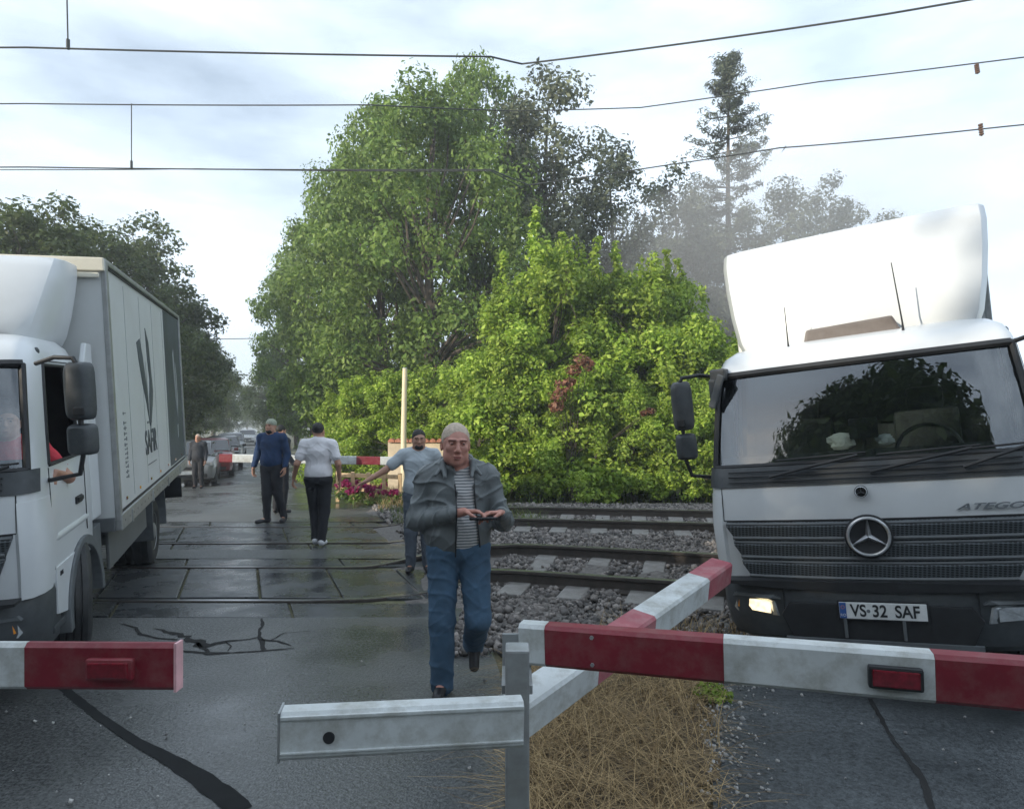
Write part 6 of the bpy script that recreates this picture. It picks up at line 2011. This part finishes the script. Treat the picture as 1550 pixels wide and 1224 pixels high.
# ------------------------------------------------------------------ waiting cars
def make_car(label, col, loc, rz, s=1.0):
    root = empty('parked_car', loc, rz, s); tag(root, label, 'car', 'cars waiting behind the crossing')
    paint = mat('car_paint', col, .3, var=.06, scale=3, coat=.6, dirt=(.12, .11, .10), dirt_amt=.3)
    # body: sections along Y, front at -Y
    st = [(-2.05, .62, .36, .70), (-1.98, .74, .26, .78), (-1.75, .82, .22, .86), (-1.05, .86, .20, .96), (-.2, .875, .20, .98), (.9, .875, .20, 1.0), (1.6, .86, .22, 1.0), (1.95, .80, .28, .96), (2.05, .70, .40, .85)]
    mb = MB(); rings = []
    for y, hw, zl, zh in st:
        zm = (zl + zh) / 2
        half = [(0, zh + .02), (hw * .6, zh + .01), (hw * .93, zh - .04), (hw, zm + .08), (hw, zm - .12), (hw * .95, zl + .03), (hw * .8, zl), (0, zl)]
        rings.append([Vector((x, y, z)) for x, z in half] + [Vector((-x, y, z)) for x, z in half[-2:0:-1]])
    mb.loft(rings); body = mb.build('body', paint, root, smooth=True)
    st = [(-1.0, .74, .95, .97), (-.30, .66, .95, 1.40), (.2, .64, .95, 1.46), (.95, .63, .95, 1.44), (1.70, .66, .95, 1.02)]
    mb = MB(); rings = []
    for y, hw, zl, zh in st:
        half = [(0, zh), (hw * .75, zh - .005), (hw * .95, zh - .05), (hw + .10, zl), (0, zl)]
        rings.append([Vector((x, y, z)) for x, z in half] + [Vector((-x, y, z)) for x, z in half[-2:0:-1]])
    mb.loft(rings); mb.build('cabin', paint, root, smooth=True)
    mb = MB(); mb.add([(-.70, -.985, .985), (.70, -.985, .985), (.60, -.40, 1.365), (-.60, -.40, 1.365)], [(0, 1, 2, 3)]); 
    for i in range(4): mb.v[i] = (mb.v[i][0], mb.v[i][1] - .018, mb.v[i][2] + .012)
    mb.build('windscreen', M['lamp_clear'] if False else M['car_glass'], root)
    for sg in (1, -1):
        mb = MB(); mb.prism([(-.75, 1.0), (-.30, 1.34), (.85, 1.38), (1.35, 1.02)], 'x', sg * .66, sg * .735); mb.build('side_window', M['car_glass'], root, bevel=.01)
        mb = MB(); mb.loft([[Vector((sg * x, y, z)) for x, z in ((.42, .66), (.45, .76), (.74, .80), (.76, .68))] for y in (-1.99, -1.70)]); mb.build('headlight', M['lamp_clear'], root, bevel=.01)
        mb = MB(); mb.box((sg * .93, -.62, 1.02), (.16, .10, .12)); mb.build('mirror', paint, root, bevel=.03)
        for y in (-1.32, 1.28):
            w = empty('wheel', (sg * .77, y, .31)); w.parent = root
            t = MB(); t.lathe([(-.10, .20), (-.10, .28), (-.08, .31), (.08, .31), (.10, .28), (.10, .20)], 20, 'x'); t.build('tyre', M['tyre'], w, smooth=True)
            t = MB(); t.lathe([(sg * .07, .20), (sg * .09, .16), (sg * .075, .001)], 16, 'x'); t.build('rim', M['rim'], w, smooth=True)
    mb = MB(); mb.box((0, -2.03, .60), (.72, .06, .10)); mb.build('grille', M['black'], root, bevel=.02)
    mb = MB(); mb.box((0, -2.02, .36), (1.2, .08, .12)); mb.build('lower_intake', M['black'], root, bevel=.02)
    mb = MB(); mb.box((0, -2.075, .46), (.50, .012, .11)); mb.build('number_plate', M['plate'], root)
    return root
M['car_glass'] = mat('dark_car_glass', (.02, .024, .028), .08, var=.2, coat=1)
ra_ = math.atan(.391)
for lab, col, px, d in [('silver car at the head of the waiting line behind the person in dark jacket', (.22, .22, .225), 290, 21.4), ('red car second in the waiting line', (.26, .02, .025), 320, 25.0),
                        ('dark car third in the waiting line, below the boom tip', (.02, .022, .025), 338, 30.0), ('small grey car last in the waiting line', (.22, .23, .24), 350, 40.0), ('pale car coming along the far road', (.55, .56, .57), 374, 62.0)]:
    c = P(px, 640, d + 2.0); make_car(lab, col, (c.x, d + 2.0, gz(d + 2.0)), ra_)

# ------------------------------------------------------------------ thin morning haze
mb = MB(); mb.box((-5, 95, 11.8), (130, 290, 26.6)); 
hz = bpy.data.materials.new('haze_air'); hz.use_nodes = True
t_ = hz.node_tree
for n_ in list(t_.nodes): t_.nodes.remove(n_)
o_ = t_.nodes.new('ShaderNodeOutputMaterial'); v_ = t_.nodes.new('ShaderNodeVolumePrincipled')
v_.inputs['Color'].default_value = (.90, .95, 1.0, 1); v_.inputs['Density'].default_value = 0.0026; v_.inputs['Anisotropy'].default_value = 0.2
t_.links.new(v_.outputs['Volume'], o_.inputs['Volume'])
h_ = mb.build('haze', hz); tag(h_, kind='stuff')

# thin exhaust smoke drifting between the truck and the tall trees
mb = MB(); rings = []
rs_ = random.Random(6)
for i in range(15):
    th = math.pi * i / 14; ring = []
    for k in range(24):
        a = 2 * math.pi * k / 24
        w = 1 + .16 * math.sin(3 * a + 2 * th) + .10 * math.sin(5 * a - 3 * th)
        ring.append(Vector((5.6 * math.sin(th) * math.cos(a) * w, 1.9 * math.sin(th) * math.sin(a), 3.3 * math.cos(th) * w + .9 * math.sin(th) * math.cos(a))))
    rings.append(ring)
mb.loft(rings)
sm = bpy.data.materials.new('exhaust_smoke'); sm.use_nodes = True
t_ = sm.node_tree
for n_ in list(t_.nodes): t_.nodes.remove(n_)
o_ = t_.nodes.new('ShaderNodeOutputMaterial'); v_ = t_.nodes.new('ShaderNodeVolumePrincipled')
v_.inputs['Color'].default_value = (.93, .95, .97, 1); v_.inputs['Density'].default_value = 0.15
t_.links.new(v_.outputs['Volume'], o_.inputs['Volume'])
h_ = mb.build('exhaust_smoke', sm, smooth=True); c = P(1190, 370, 21.0); h_.location = c
tag(h_, 'thin pale smoke drifting behind the truck roof before the tall trees', 'smoke', kind='stuff')
